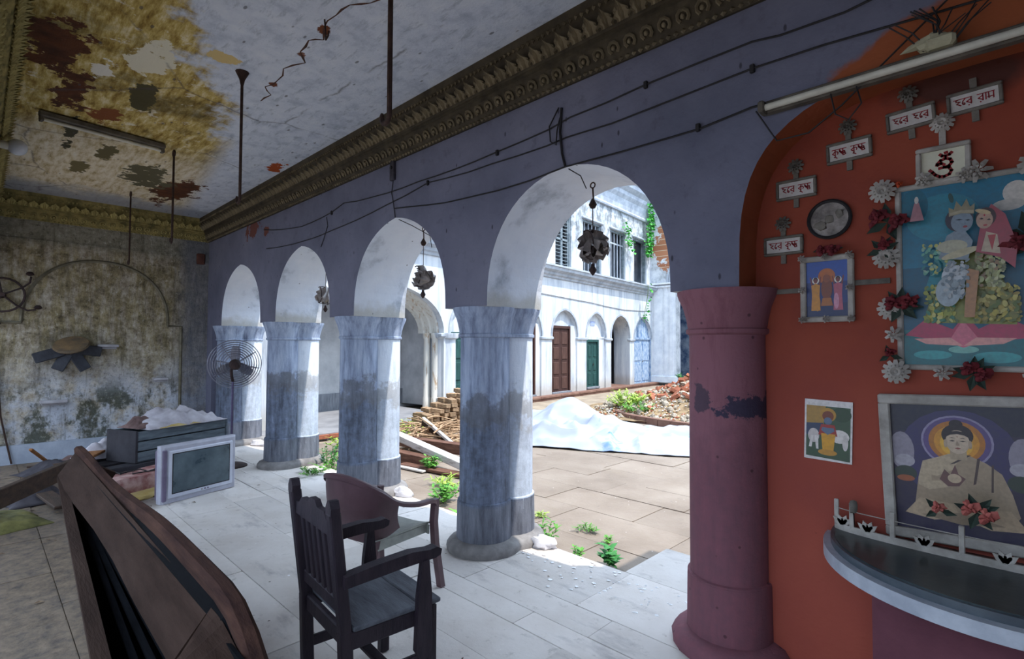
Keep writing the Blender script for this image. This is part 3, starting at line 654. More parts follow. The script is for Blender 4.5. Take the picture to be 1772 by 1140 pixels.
tag(q.build('far_tube_lamp', mk('tube_white','#e9edf2','#f4f6f8',5,.4,0), None, FL, (0,0,FR)), 'small white lamp tube on the dim blue wall under the far arch', 'lamp')
mb = MB(); mb.box(-14.5, 4.3, 2.95, YB, 4.5, 8.8); tag(mb.build('wall_upper_sky_block', M['facade']), kind='structure')  # unseen upper storey, added to cut skylight on the court
mb = MB(); mb.box(4.0, 4.3, YB, 26, -.3, 8.8); tag(mb.build('wall_right_sky_block', M['facade']), kind='structure')  # unseen side wall, added to hide more sky from the court
mb = MB(); mb.tube([(.3,-.02,3.42),(2.4,-.02,3.36),(4.0,-.02,3.32),(5.2,-.02,3.25),(6.8,-.02,3.2),(8.4,-.02,3.24),(9.6,-.02,3.3)], .012, 5)
tag(mb.build('cable', M['dado'], None, FL, (0,0,FR)), 'thin slack cable along the white facade above the doors', 'cable')
# unseen roof slab, added to shade the near right corner of the court
mb = MB(); mb.box(-.32, 3.8, YB, 4.55, 3.6, 3.85); tag(mb.build('added_shade_roof', M['fac_trim']), kind='structure')

ck = [(-2.7,1.66),(-2.84,1.64),(-2.95,1.56),(-3.1,1.55),(-3.3,1.56),(-3.42,1.62),(-3.5,1.55),(-3.68,1.57),(-3.8,1.66),(-4.0,1.58),(-4.22,1.62),(-4.39,1.59),(-4.5,1.68),(-4.68,1.66)]
m = MB()
for a, b in zip(ck[:-1], ck[1:]):
    a, b = Vector((*a,3.7495)), Vector((*b,3.7495)); n_ = (b-a).cross(Vector((0,0,1))).normalized()*rng.uniform(.004,.009); mid = (a+b)/2+n_*rng.uniform(-3,3)
    m.tube([a, mid, b], [.004,rng.uniform(.005,.011),.004], 4, flat=.3)
m.build('ceiling_crack', mk('crack_dark','#3a2a26','#5a3a2a',20,.9,0), bpy.data.objects['ceiling'])
# ------------------------------------------------------------------ hanging and fixed ironwork
M['black'] = mk('black_flex', '#1b1a1c', '#29272a', 10, .6, 0)
M['rust'] = mk('rusted_rod', '#2c211f', '#4d3a33', 14, .75, .5, 60, metal=.4)
M['tubewhite'] = mk('dusty_tube_glass', '#b9b6a8', '#d6d2c2', 8, .4, 0)
M['dustmetal'] = mk('dusty_batten', '#4a453f', '#6f685c', 8, .7, .3, 30)
def hook_rod(x, y, zb, r, label, ring):
    t = thing('ceiling_hook_rod', label, 'hook', (x, y, 3.75), 0, 'iron rods hanging from the ceiling')
    L = zb-3.75
    m = MB(); m.cyl((0,0,-.06 if ring else 0), (0,0,L), r, n=8); m.build('rod', M['rust'], t, smooth=40)
    m = MB(); m.tube([(.0,0,L),(.0,0,L-.02)]+[(-.035+.035*math.cos(a), 0, L-.02+.04*math.sin(a)) for a in [-k*math.pi/6 for k in range(1,8)]], [r*1.0]*8+[r*.5], 8); m.build('hook', M['rust'], t, smooth=50)
    m = MB()
    if ring: m.tube([(.032*math.cos(a), 0, -.05+.032*math.sin(a)) for a in [k*math.pi/6 for k in range(12)]], r, 6, True)
    else: m.lathe([(.012,-.1),(.02,-.06),(.045,-.01),(.05,.0)], 10)
    m.build('ceiling_ring' if ring else 'ceiling_rose', M['rust'], t, smooth=50)
hook_rod(-2.20, 1.38, 2.80, .013, 'nearest iron rod with a hook, hanging from the pale blue ceiling', False)
hook_rod(-4.28, 1.38, 2.80, .011, 'iron rod with dark rose hanging at the edge of the ochre ceiling stain', False)
hook_rod(-6.50, 1.43, 2.80, .011, 'thin ringed iron rod hanging in front of the brown ceiling patch', True)
hook_rod(-8.70, 1.42, 2.80, .010, 'shortest looking ringed iron rod, nearest the mouldy wall', True)
m = MB(); m.tube([(0,0,0),(.01,0,-.05),(0,.01,-.1),(.02,0,-.14),(.05,0,-.13),(.06,0,-.10)], .006, 6); tag(m.build('bent_hook', M['rust'], None, (-3.2,1.52,3.75), smooth=50), 'small bent hook in a ceiling crack', 'hook')
# tube light on the far ceiling and round lamp in the cornice corner
def tube_light(name, label, L, loc, rot, hood=True):
    t = thing(name, label, 'tube light', loc); t.rotation_euler = rot
    m = MB(); m.bbox(-L/2, L/2, -.025, .025, -.03, .03, .008); m.build('batten', M['dustmetal'], t)
    m = MB(); m.cyl((-L/2+.03,-.045,-.012), (L/2-.03,-.045,-.012), .016, n=10); m.build('tube', M['tubewhite'], t, smooth=40)
    for s in (-1, 1): m = MB(); m.bbox(s*(L/2-.02)-.015, s*(L/2-.02)+.015, -.07, .0, -.035, .02, .006); m.build('tube_holder', M['dustmetal'], t)
    return t
tube_light('tube_light', 'long dusty tube light on the stained ceiling', 1.0, (-6.33,.83,3.715), (R_(90),0,R_(98)))
t = thing('globe_lamp', 'round white globe lamp by the cornice at the left edge', 'lamp', (-6.75,.16,3.52))
m = MB(); m.blob((0,.06,-.02), .075, 0, 0, 14, 10); m.build('globe', mk('opal_glass','#c9ccd4','#dcdfe6',4,.25,0), t, smooth=60)
m = MB(); m.cyl((0,-.1,-.02),(0,0,-.02),.035,.04,n=12); m.build('lamp_neck', M['tubewhite'], t, smooth=40)
# bits of cable and boxes
def cable(pts, r, label, name='cable', mat='black', group=None, cat='cable'):
    m = MB(); P = [Vector(p) for p in pts]; Q = []
    for a, b in zip(P[:-1], P[1:]):
        n = max(1, int((b-a).length/.25))
        for k in range(n): q = a.lerp(b, k/n); q.z -= .012*math.sin(math.pi*k/n)*(b-a).length+rng.uniform(-.004,.004); Q.append(q)
    Q.append(P[-1]); m.tube(Q, r, 5)
    return tag(m.build(name, M[mat], smooth=60), label, cat, group)
W1 = [(-7.51,3.24),(-6.30,3.10),(-5.53,3.14),(-5.25,3.19),(-4.42,3.12),(-3.88,3.12),(-2.86,3.13),(-2.34,3.15),(-2.16,3.18),(-1.59,3.20),(-1.26,3.21),(-.98,3.21),(-.85,3.19),(-.57,3.18),(-.2,3.23),(.8,3.25)]
W2 = [(-7.41,2.97),(-6.77,2.92),(-5.52,2.93),(-4.42,3.01),(-3.74,3.08),(-2.93,3.05),(-2.36,3.04),(-2.19,3.05),(-1.46,3.05),(-.98,3.07),(-.66,3.06),(-.22,3.03),(.8,3.02)]
W3 = [(-4.26,2.95),(-3.24,2.84),(-2.85,2.83),(-2.53,2.83),(-2.2,2.85),(-1.73,2.84),(-1.27,2.84),(-.98,2.87),(-.86,2.86)]
cable([(x,2.742,z) for x, z in W1], .0055, 'topmost slack cable along the grey wall above the arches')
cable([(x,2.742,z) for x, z in W2], .0055, 'middle slack cable along the grey wall above the arches')
cable([(x,2.740,z) for x, z in W3], .006, 'lowest cable running to the shrine tube light')
cable([(-4.29,2.74,3.22),(-4.31,2.738,3.1),(-4.28,2.74,3.0),(-4.25,2.742,2.86)], .004, 'short wire dropping to the arch crown with the far lantern')
cable([(-2.23,2.74,3.27),(-2.24,2.735,3.1),(-2.225,2.74,2.95),(-2.2,2.742,2.86)], .009, 'thick wire dropping to the crown of the largest arch')
cable([(-2.25,2.735,3.27),(-2.33,2.73,3.16),(-2.32,2.73,3.06),(-2.27,2.73,3.02),(-2.26,2.73,3.12),(-2.24,2.735,3.2)], .005, 'loop of loose wire above the largest arch')
cable([(-4.25,2.78,2.845),(-4.2,2.9,2.80),(-4.05,3.0,2.7),(-4.1,3.06,2.6)], .004, 'twisted wire hanging inside the arch with the small lantern')
cable([(-2.2,2.78,2.85),(-2.19,2.9,2.83),(-2.2,2.98,2.76)], .004, 'thin wire under the crown of the largest arch')
cable([(-.95,2.70,2.83),(-.86,2.72,2.66),(-.72,2.72,2.66),(-.58,2.71,2.74),(-.43,2.70,2.86),(-.3,2.71,2.98),(-.2,2.71,3.06)], .004, 'frayed wire following the orange shrine arch')
cable([(-.62,2.69,2.80),(-.6,2.68,2.70),(-.55,2.68,2.66),(-.5,2.68,2.72),(-.52,2.69,2.80)], .0035, 'loop of wire below the shrine tube light')
cable([(-9.97,.2,1.3),(-9.95,.25,.67),(-9.9,.37,.02)], .012, 'dark rod leaning on the mouldy wall at the left edge', 'leaning_rod', 'rust', None, 'rod')
cable([(-5.65,2.742,3.1),(-5.62,2.742,3.0),(-5.72,2.742,2.85),(-5.78,2.742,2.78)], .004, 'thin wire stapled to the wall above the second arch')
for x, z, sz in ((-5.65,3.08,.03),(-3.25,3.12,.02),(-2.86,3.03,.035),(-1.27,2.86,.035),(-1.27,3.20,.03),(-1.46,3.06,.02),(-.57,3.2,.03),(-3.6,3.1,.02),(-2.21,3.05,.03),(-7.47,3.08,.05)):
    pass
t = thing('switch_box', 'narrow wooden switch box on the grey wall above the middle arch', 'switch box', (-4.29,2.75,3.22))
m = MB(); m.bbox(-.035,.035,-.03,0,0,.19,.006); m.build('box_body', mk('dark_box_wood','#2f2c33','#45414a',8,.7,.3), t)
m = MB(); m.cyl((0,-.04,.12),(0,-.028,.12),.016,n=10); m.build('switch', M['black'], t)
clip = MB(); clip.bbox(-.012,.012,-.02,0,-.022,.022,.004); o = clip.build('cable_clip', M['black']); CLIP = o.data; bpy.data.objects.remove(o)
for x, z, lb in ((-5.53,3.13,'leftmost black clip on the topmost cable'),(-3.74,3.08,'black clip where the two upper cables cross'),(-2.86,3.12,'black clip on the topmost cable left of the wire loop'),(-1.59,3.20,'black clip on the topmost cable right of the wire loop'),(-1.27,2.85,'black clip on the lowest cable above the pink column'),(-.98,3.07,'black clip on the middle cable near the shrine')):
    o = bpy.data.objects.new('cable_clip', CLIP); COL.objects.link(o); o.location = (x, YF, z)
    tag(o, lb, 'cable clip', 'clips along the wall cables')
# shrine tube light
t = tube_light('tube_light', 'grimy tube light with a tangle of wires over the shrine', 2.1, (.12,2.715,2.83), (0,0,0))
m = MB()
for k in range(14):
    a = rng.uniform(0,6.28); p = Vector((-.36+rng.uniform(-.05,.05), -.03, .03)); m.tube([p, p+Vector((.06*math.cos(a),-.02,.07+.03*math.sin(a))), p+Vector((.12*math.cos(a+.6),-.01,.13+.05*math.sin(a)))], .003, 4)
m.build('wire_tangle', M['black'], t)
m = MB(); m.bbox(-.4,-.3,-.06,.02,.02,.07,.012); m.blob((-.38,-.03,.06),(.07,.03,.03),4,.4,8,5); m.build('choke_box', mk('grimy_cream','#8f8a72','#b8b296',8,.7,.3), t)
# ------------------------------------------------------------------ hanging glass lanterns in the arches
M['shade_glass'] = mk('grimy_fluted_glass', '#6e6664', '#a39a96', 7, .35, .2, 20, spec=.5)
def lantern(x, y, zt, label, zc, sc=1.0, tilt=0.5):
    t = thing('hanging_lantern', label, 'lantern', (x, y, zt), 0, 'glass lanterns hanging in the arches')
    m = MB(); m.tube([(.02*math.cos(a),0,-.045+.02*math.sin(a)) for a in [k*math.pi/5 for k in range(10)]], .005, 6, True); m.build('ceiling_ring', M['rust'], t, smooth=50)
    L = zc-zt; z = -.07; k = 0
    m = MB(); m.cyl((0,0,-.06),(.006,0,-.15),.006,n=6); m.build('link_rod', M['rust'], t, smooth=40)
    m = MB(); m.cyl((.0,0,-.21),(0,0,L+.14*sc),.0035,n=6); m.build('chain', M['rust'], t, smooth=40)
    m = MB(); m.lathe([(.004,-.14),(.012,-.15),(.03,-.185),(.018,-.21),(.004,-.215)], 10); m.build('canopy_cap', M['rust'], t, smooth=50)
    def shade(u, v, off=0):      # fluted open bell
        a = u*2*math.pi; rr = (.015+.125*(1-(1-v)**1.8))*sc; fl_ = 1+(.16*math.cos(10*a))*v**1.3
        return Vector((rr*fl_*math.cos(a), rr*fl_*math.sin(a), (.10-.19*v+.03*math.cos(10*a)*v*v)*sc+off))
    for sgn, nm in ((1,'shade'),(-1,'lower_shade')):
        Mx = Matrix.Translation((0,0,L)) @ Matrix.Rotation(rng.uniform(0,6), 4, 'Z') @ (Matrix.Rotation(tilt, 4, 'X') if sgn > 0 else Matrix.Rotation(math.pi*.62, 4, 'Y'))
        m = MB(); m.grid(lambda u, v: Mx @ shade(u, v), 60, 7); m.grid(lambda u, v: Mx @ shade(1-u, v, -.005), 60, 7)
        m.build(nm, M['shade_glass'], t, smooth=70)
    m = MB(); m.tube([Vector((.085*sc*math.sin(a)*1.0, -.11*sc, L+.015*sc+.135*sc*math.cos(a))) for a in [k*math.pi/8 for k in range(-1,10)]], .007*sc, 6)
    m.tube([(0,-.11*sc,L+.15*sc),(0,-.05*sc,L+.16*sc),(0,0,L+.14*sc)], .006*sc, 6); m.tube([(0,-.11*sc,L-.12*sc),(0,-.05*sc,L-.13*sc),(0,0,L-.125*sc)], .006*sc, 6); m.build('holder_hoop', M['iron'], t, smooth=50)
    m = MB(); m.lathe([(.003,-.115),(.012,-.125),(.014,-.14),(.028,-.165),(.022,-.18),(.012,-.195),(.002,-.205)], 10, (0,0,L), M=None); m.build('finial', M['iron'], t, smooth=50)
lantern(-2.21, 3.07, 2.85, 'large fluted glass lantern hanging in the nearest open arch', 2.36, .72)
lantern(-4.25, 3.07, 2.85, 'fluted glass lantern hanging in the arch left of the middle column', 2.32, .72, .9)
lantern(-6.32, 3.07, 2.85, 'dark glass lantern half hidden at the edge of the second arch from the wall', 2.27, .75, .3)
# ------------------------------------------------------------------ far wall: mouldings, shelves, fixtures
mb = MB(); pts = [(-10.0+.01, y, z) for y, z in [(.05,1.95),(.42,1.95)]+arch_pts(.42,2.17,1.98,2.90,2.2,24,0)+[(2.17,1.95),(2.36,1.95),(2.365,.26)]]
mb.tube(pts, .022, 4); tag(mb.build('trim_4', mk('arch_moulding','#5b5545','#7a7464',8,.9,.4,20,world=True), smooth=20), kind='structure')
mb = MB(); mb.box(-10,-9.985,-.03,2.75,3.09,3.13); tag(mb.build('trim_5', M['leftwall']), kind='structure')
for y, z, w_, lb in ((1.39,1.63,.26,'small pale ledge beside the winged wall bracket'),(2.08,1.10,.2,'small pale ledge lowest at the right of the mouldy wall'),(.79,.83,.3,'small pale ledge low on the left of the mouldy wall')):
    m = MB(); m.bbox(-.0,.11,-w_/2,w_/2,-.02,.02,.006); m.bbox(.0,.05,-w_/2+.02,w_/2-.02,-.05,-.02,.006)
    tag(m.build('wall_ledge', mk('ledge_stone','#8f8c90','#b3b1b6',6,.85,.3), None, (-10.0,y,z)), lb, 'ledge', 'ledges on the mouldy wall')
t = thing('wall_bracket', 'broken wooden wall bracket with a disc and splayed dark blades', 'bracket', (-10.0,.95,1.62))
Mx = Matrix.Translation((.2,0,.02)) @ Matrix.Rotation(R_(32),4,'Y')
m = MB(); m.lathe([(.02,-.025),(.2,-.02),(.215,0),(.2,.02),(.02,.03)], 24, M=Mx @ Matrix.Rotation(R_(12),4,'X') @ Matrix.Scale(1.0,4)); m.build('disc', mk('worn_disc','#4a443c','#7a6244',5,.8,.4), t, smooth=40)
M['blade'] = mk('dark_blade', '#2b2c32', '#41434b', 6, .7, .3)
for a, L, tw in ((R_(200),.42,.2),(R_(245),.34,.3),(R_(300),.36,-.2),(R_(-8),.36,.1)):
    Mb = Matrix.Translation((.12,0,-.03)) @ Matrix.Rotation(a, 4, 'X') @ Matrix.Rotation(tw, 4, 'Y')
    m = MB(); m.bbox(-.015,.015,.08,L,-.075,.075,.01,Mb); m.build('blade', M['blade'], t)
m = MB(); m.cyl((0,0,-.03),(.2,0,-.02),.06,.045,n=12); m.build('stub', M['blade'], t, smooth=40)
t = thing('iron_wheel_sconce', 'black wrought iron wheel sconce on the mouldy wall at the left edge', 'sconce', (-10.0,.22,2.32))
m = MB(); m.tube([(.08,.23*math.cos(a),.23*math.sin(a)) for a in [k*math.pi/10 for k in range(20)]], .014, 6, True); m.build('wheel', M['iron'], t, smooth=50)
m = MB(); m.cyl((0,0,0),(.13,0,0),.045,.03,n=10); m.build('hub', M['iron'], t, smooth=40)
for k in range(5):
    a = k*2*math.pi/5+.5; d = Vector((0,math.cos(a),math.sin(a))); e = Vector((0,-math.sin(a),math.cos(a)))
    m = MB(); m.tube([Vector((.1,0,0)), Vector((.09,0,0))+d*.23, Vector((.1,0,0))+d*.33+e*.03, Vector((.12,0,0))+d*.38+e*.1], .013, 6); ar = m.build('arm', M['iron'], t, smooth=50)
    m = MB(); m.lathe([(.015,-.02),(.05,0),(.035,.03),(.02,.04)], 10, tuple(Vector((.12,0,0))+d*.38+e*.13)); m.build('candle_cup', M['iron'], ar, smooth=40)
m = MB(); m.bbox(-.0,.05,-.06,.06,-.09,.09,.01); tag(m.build('meter_box', mk('rust_box','#4a2f28','#6a443a',6,.8,.4), None, (-10.0,2.62,3.1)), 'small rusty box near the ceiling corner of the mouldy wall', 'box')

# ------------------------------------------------------------------ shrine alcove
def m_print(name, rough=.35):
    t = NT(name, rough, 0, .5); a = t.n('ShaderNodeAttribute'); a.attribute_name = 'Col'
    n = t.noise(t.obj(), 60, 4, .6); return t.fin(t.mix(t.ramp(n, [(.35, .22), (.6, 0)]), a.outputs['Color'], (.05,.05,.05)))
M['print'] = m_print('printed_paper'); M['matprint'] = m_print('matt_print', .8)
def ell(cx, cy, rx, ry, n=20, rot=0, a0=0, a1=2*math.pi):
    return [(cx+rx*math.cos(a)*math.cos(rot)-ry*math.sin(a)*math.sin(rot), cy+rx*math.cos(a)*math.sin(rot)+ry*math.sin(a)*math.cos(rot)) for a in [a0+(a1-a0)*k/n for k in range(n if a1-a0 > 6.2 else n+1)]]
def pic(layers, w, h, y=0.0, step=.0004):
    """layers: (hex, polygon in unit coords 0..1) painted on a sheet facing -y"""
    m = MB(); m.box(-w/2, w/2, y, y+.004, 0, h); m.c = [C(layers[0][0])]*6
    for k, (hx, P) in enumerate(layers[1:]):
        yy = y-.0004-step*.25*k
        P = [((a-.5)*w, b*h) for a, b in P]
        ar = sum(P[i][0]*P[(i+1) % len(P)][1]-P[(i+1) % len(P)][0]*P[i][1] for i in range(len(P)))
        if ar < 0: P = P[::-1]
        m.add([(a,yy,b) for a, b in P], [tuple(range(len(P)))], 0, C(hx))
    return m
def ribbon(m, pts, wd, y, hx, ox, oz, sc, sx=1.0):
    P = [Vector((ox+p[0]*sc*sx, 0, oz+p[1]*sc)) for p in pts]
    for a, b in zip(P[:-1], P[1:]):
        d = (b-a); 
        if d.length < 1e-6: continue
        d.normalize(); n = Vector((-d.z,0,d.x))*wd/2; e = d*wd*.35
        vs = [a-e+n, a-e-n, b+e-n, b+e+n]; vs = [Vector((p.x,y,p.z)) for p in vs]
        m.add(vs, [(0,1,2,3)], 0, C(hx))
G = {  # hand drawn strokes, headline at 1, foot at 0 : (advance, strokes)
 'ha': (.85, [[(.5,1),(.24,.88),(.26,.68),(.5,.66),(.72,.6),(.42,.44),(.3,.34),(.5,.24),(.78,.02)]]),
 'ra': (.75, [[(.62,1),(.62,0)], [(.62,.72),(.1,.42),(.62,.08)], [(.34,-.12),(.36,-.2)]]),
 'e':  (.5, [[(.42,.92),(.2,.66),(.12,.36),(.2,.1),(.36,.06),(.4,.24),(.28,.34)]]),
 'ka': (.9, [[(.42,1),(.42,0)], [(.42,.74),(.05,.42),(.42,.1)], [(.42,.7),(.68,.68),(.82,.48),(.72,.26)]]),
 'ri': (0, [[(-.5,-.02),(-.62,-.14),(-.42,-.2),(-.25,-.34)]]),
 'shna': (1.05, [[(.12,1),(.1,.62),(.3,.46),(.56,.6)], [(.56,1),(.56,0)], [(.12,.6),(.56,.1)], [(.18,.76),(.44,.38)], [(.56,.56),(.78,.6),(.82,.42),(.66,.34),(.84,.26),(.9,.08),(.7,.0)]]),
 'aa': (.36, [[(.2,1),(.2,0)]]),
 'ma': (.85, [[(.14,1),(.16,.42),(.06,.26),(.2,.14),(.3,.28),(.68,.3)], [(.68,1),(.68,0)]]),
}
WORDS = {'hare': ['ha','e','ra'], 'krishna': ['ka','ri','shna'], 'ram': ['ra','aa','ma']}
def lettering(words, w, h, hx, y):
    m = MB(); tot = sum(sum(G[g][0] for g in WORDS[q]) for q in words)+.55*(len(words)-1); sc = min(w/tot, h/1.45); x = -tot*sc/2
    for q in words:
        x0 = x
        for g in WORDS[q]:
            adv, st_ = G[g]
            for s_ in st_: ribbon(m, s_, .15*sc, y, hx, x, h*.5-sc*.45, sc)
            x += adv*sc
        ribbon(m, [(0,1),((x-x0)/sc-.05,1)], .13*sc, y, hx, x0, h*.5-sc*.45, sc)
        x += .55*sc
    return m
M['plaster_white'] = mk('shrine_white_plaster', '#8d877f', '#b4aea6', 9, .8, .3, 40)
M['plaster_grey'] = mk('shrine_grey_plaster', '#57534d', '#7d776e', 9, .85, .3, 40)
M['plate'] = mk('plaque_white', '#b9b3ad', '#cfcac6', 14, .7, .2, 40)
def rosette(name, x, z, r, mat, parent, n=12, dy=0):
    m = MB()
    for k in range(n):
        a = 2*math.pi*k/n; Mx = Matrix.Translation((x,-.012+dy,z)) @ Matrix.Rotation(a, 4, 'Y')
        m.blob((0,0,0), (r*.5,.012,r*.23), k, .05, 6, 3, M=None) if False else m.add([Mx @ Vector(p) for p in ((r*.15,0,0),(r*.55,-.014,r*.2),(r*.98,-.002,r*.16),(r*1.02,-.002,-r*.1),(r*.6,-.014,-r*.2),(r*.6,.012,0))], [(0,4,3,2,1),(0,1,5),(1,2,5),(2,3,5),(3,4,5),(4,0,5)])
        Mx = Mx @ Matrix.Rotation(.26, 4, 'Y')
        m.add([Mx @ Vector(p) for p in ((r*.1,-.012,0),(r*.35,-.024,r*.13),(r*.6,-.016,r*.07),(r*.6,-.016,-r*.07),(r*.35,-.024,-r*.13))], [(0,4,3,2,1)])
    m.blob((x,-.018+dy,z), (r*.18,.014,r*.18), 3, .1, 7, 4)
    return m.build(name, mat, parent)
SY = 2.985
def plaque(x, z, w, h, words, label, ros=True, rot=0, fm='plaster_grey'):
    t = thing('text_plaque', label, 'plaque', (x, SY, z-h/2), 0, 'lettered plaques in the shrine alcove'); t.rotation_euler = (0, rot, 0)
    m = MB(); m.box(-w/2, w/2, -.012, 0, 0, h); m.build('board', M['plate'], t)
    f = .014; m = MB(); m.bbox(-w/2-f, w/2+f, -.022, 0, -f, 0, .004); m.bbox(-w/2-f, w/2+f, -.022, 0, h, h+f, .004); m.bbox(-w/2-f, -w/2, -.022, 0, 0, h, .004); m.bbox(w/2, w/2+f, -.022, 0, 0, h, .004); m.build('plaque_frame', M[fm], t)
    lettering(words, w*.86, h, '#9a1f2a', -.0135).build('lettering', M['matprint'], t)
    m = MB(); m.box(-.012,.012,-.012,0,-f-.045,-f); m.box(-.012,.012,-.012,0,h+f,h+f+.045); m.build('stem', M[fm], t)
    if ros: rosette('rosette', 0, h+f+.065, .04, M['plaster_grey'], t, 10)
plaque(-.915, 2.185, .165, .072, ['hare','krishna'], 'lowest lettered plaque, left of the round medallion')
plaque(-.85, 2.475, .165, .076, ['hare','krishna'], 'lettered plaque under a dark rosette, above the round medallion')
plaque(-.61, 2.615, .165, .076, ['krishna','krishna'], 'lettered plaque with the same word twice, under the shrine tube light', rot=-.03)
plaque(-.365, 2.70, .155, .07, ['hare','hare'], 'lettered plaque with a repeated short word beside the soot stain', rot=-.06)
plaque(-.145, 2.715, .155, .07, ['hare','ram'], 'rightmost lettered plaque, up by the tube light', False, rot=-.04)
# sacred syllable panel
t = thing('symbol_panel', 'square panel with a dark red symbol, set on the large picture', 'panel', (-.255, SY, 2.375))
m = MB(); m.box(-.078,.078,-.012,0,.02,.15); m.build('board', mk('pale_board','#c3c0aa','#d4d1bc',8,.7,.2), t)
m = MB()
for a, b, c_, d_ in ((-.095,.095,0,.02),(-.095,.095,.15,.17),(-.095,-.075,.02,.15),(.075,.095,.02,.15)): m.bbox(a, b, -.028, 0, c_, d_, .005)
m.build('panel_frame', M['plaster_white'], t)
m = MB()
OM = [[(.1,.42),(.2,.3),(.3,.16),(.45,.05),(.62,.03),(.8,.1),(.88,.26),(.8,.42),(.62,.46),(.45,.44)], [(.62,.46),(.8,.5),(.9,.64),(.84,.8),(.68,.86),(.5,.8),(.38,.66),(.36,.6)], [(.38,.6),(.52,.66),(.62,.58)], [(.48,1.08),(.56,1.0),(.68,.97),(.82,1.02),(.9,1.1)], [(.67,1.12),(.73,1.14)]]
for s_ in OM: ribbon(m, s_, .0125, -.0135, '#8f1d20', -.055, .027, .095)
m.build('symbol', M['matprint'], t)
rosette('rosette', 0, .27, .045, M['plaster_white'], t, 12)
m = MB(); m.box(-.012,.012,-.014,0,.17,.24); m.build('stem', M['plaster_white'], t)
# round medallion
t = thing('round_medallion', 'round grey medallion with a dark rim beside the plaques', 'medallion', (-.70, SY, 2.29))
m = MB(); m.tube([(.092*math.cos(a),-.014,.092*math.sin(a)) for a in [k*math.pi/16 for k in range(32)]], .009, 6, True); m.build('rim', M['black'], t, smooth=50)
m = MB(); m.lathe([(.005,.012),(.09,.010),(.09,0)], 32, M=Matrix.Rotation(R_(90),4,'X')); m.build('face', mk('worn_relief','#5d5754','#a39b95',9,.8,.6,14,lo=.4,hi=.62), t, smooth=40)
m = MB(); m.blob((0,-.014,0),(.02,.008,.02),3,.4); m.blob((.04,-.013,.025),(.028,.006,.018),5,.5); m.blob((-.035,-.013,-.03),(.03,.006,.02),6,.5); m.build('relief', M['plaster_grey'], t, smooth=40); t.children[-1]['kind'] = 'stuff'
# small framed print with three figures
def figure(cx, z0, h, robe, skin, hair='#2a1c1a', halo=None, wd=.11):
    L = []
    if halo: L.append((halo, ell(cx, z0+h*.86, .085, .06)))
    L += [(robe, [(cx-wd,z0),(cx-wd*.8,z0+h*.45),(cx-wd*.95,z0+h*.72),(cx,z0+h*.78),(cx+wd*.95,z0+h*.72),(cx+wd*.8,z0+h*.45),(cx+wd,z0)]),
          (skin, [(cx-wd*.95,z0+h*.72),(cx-wd*1.25,z0+h*.95),(cx-wd*1.05,z0+h*.98),(cx-wd*.6,z0+h*.74)]), (skin, [(cx+wd*.95,z0+h*.72),(cx+wd*1.25,z0+h*.95),(cx+wd*1.05,z0+h*.98),(cx+wd*.6,z0+h*.74)]),
          (hair, ell(cx, z0+h*.88, wd*.5, h*.075)), (skin, ell(cx, z0+h*.85, wd*.4, h*.065))]
    return L
def framed(name, label, loc, w, h, layers, fmat, fw, depth, rosettes=(), rot=0, rr=.02):
    t = thing(name, label, 'picture', loc, 0); t.rotation_euler = (0, rot, 0)
    pic(layers, w, h, -.012).build('print', M['print'], t)
    m = MB(); f = fw
    m.bbox(-w/2-f, w/2+f, -depth, 0, -f, .004, .006); m.bbox(-w/2-f, w/2+f, -depth, 0, h-.004, h+f, .006); m.bbox(-w/2-f, -w/2+.004, -depth, 0, 0, h, .006); m.bbox(w/2-.004, w/2+f, -depth, 0, 0, h, .006)
    m.build('picture_frame', fmat, t)
    for x, z in rosettes: rosette('rosette', x, z, rr, fmat, t, 7, -depth)
    return t
L = [('#22346e', None), ('#2f4f9c', [(0,.62),(1,.62),(1,1),(0,1)]), ('#1c2a56', [(0,0),(1,0),(1,.25),(0,.2)]), ('#b4632a', ell(.5,.72,.2,.14))]
L += figure(.24, .12, .62, '#c9882c', '#7a3a34', halo='#d8d2c2') + figure(.76, .12, .62, '#b0586a', '#7a3a34', halo='#d8d2c2')
L += [('#7a3c22', ell(.5,.5,.13,.2)), ('#8a4a2c', ell(.5,.68,.09,.07)), ('#a8662f', [(.36,.2),(.64,.2),(.6,.34),(.4,.34)]), ('#c9882c', ell(.28,.25,.07,.14)), ('#c98aa0', ell(.72,.28,.06,.14))]
t = framed('framed_print', 'small ornate framed blue print with robed figures', (-.715, SY, 1.80), .19, .285, L, M['plaster_white'], .024, .026, [(-.105,.3),(.105,.3),(0,.3),(-.105,-.01),(.105,-.01),(0,-.01),(-.105,.14),(.105,.14)])
for a_, b_, c_ in ((-.24,-.12,.13),(.12,.26,.15)): m = MB(); m.box(a_,b_,-.008,0,c_,c_+.025); m.build('wall_strap', M['plaster_grey'], t)
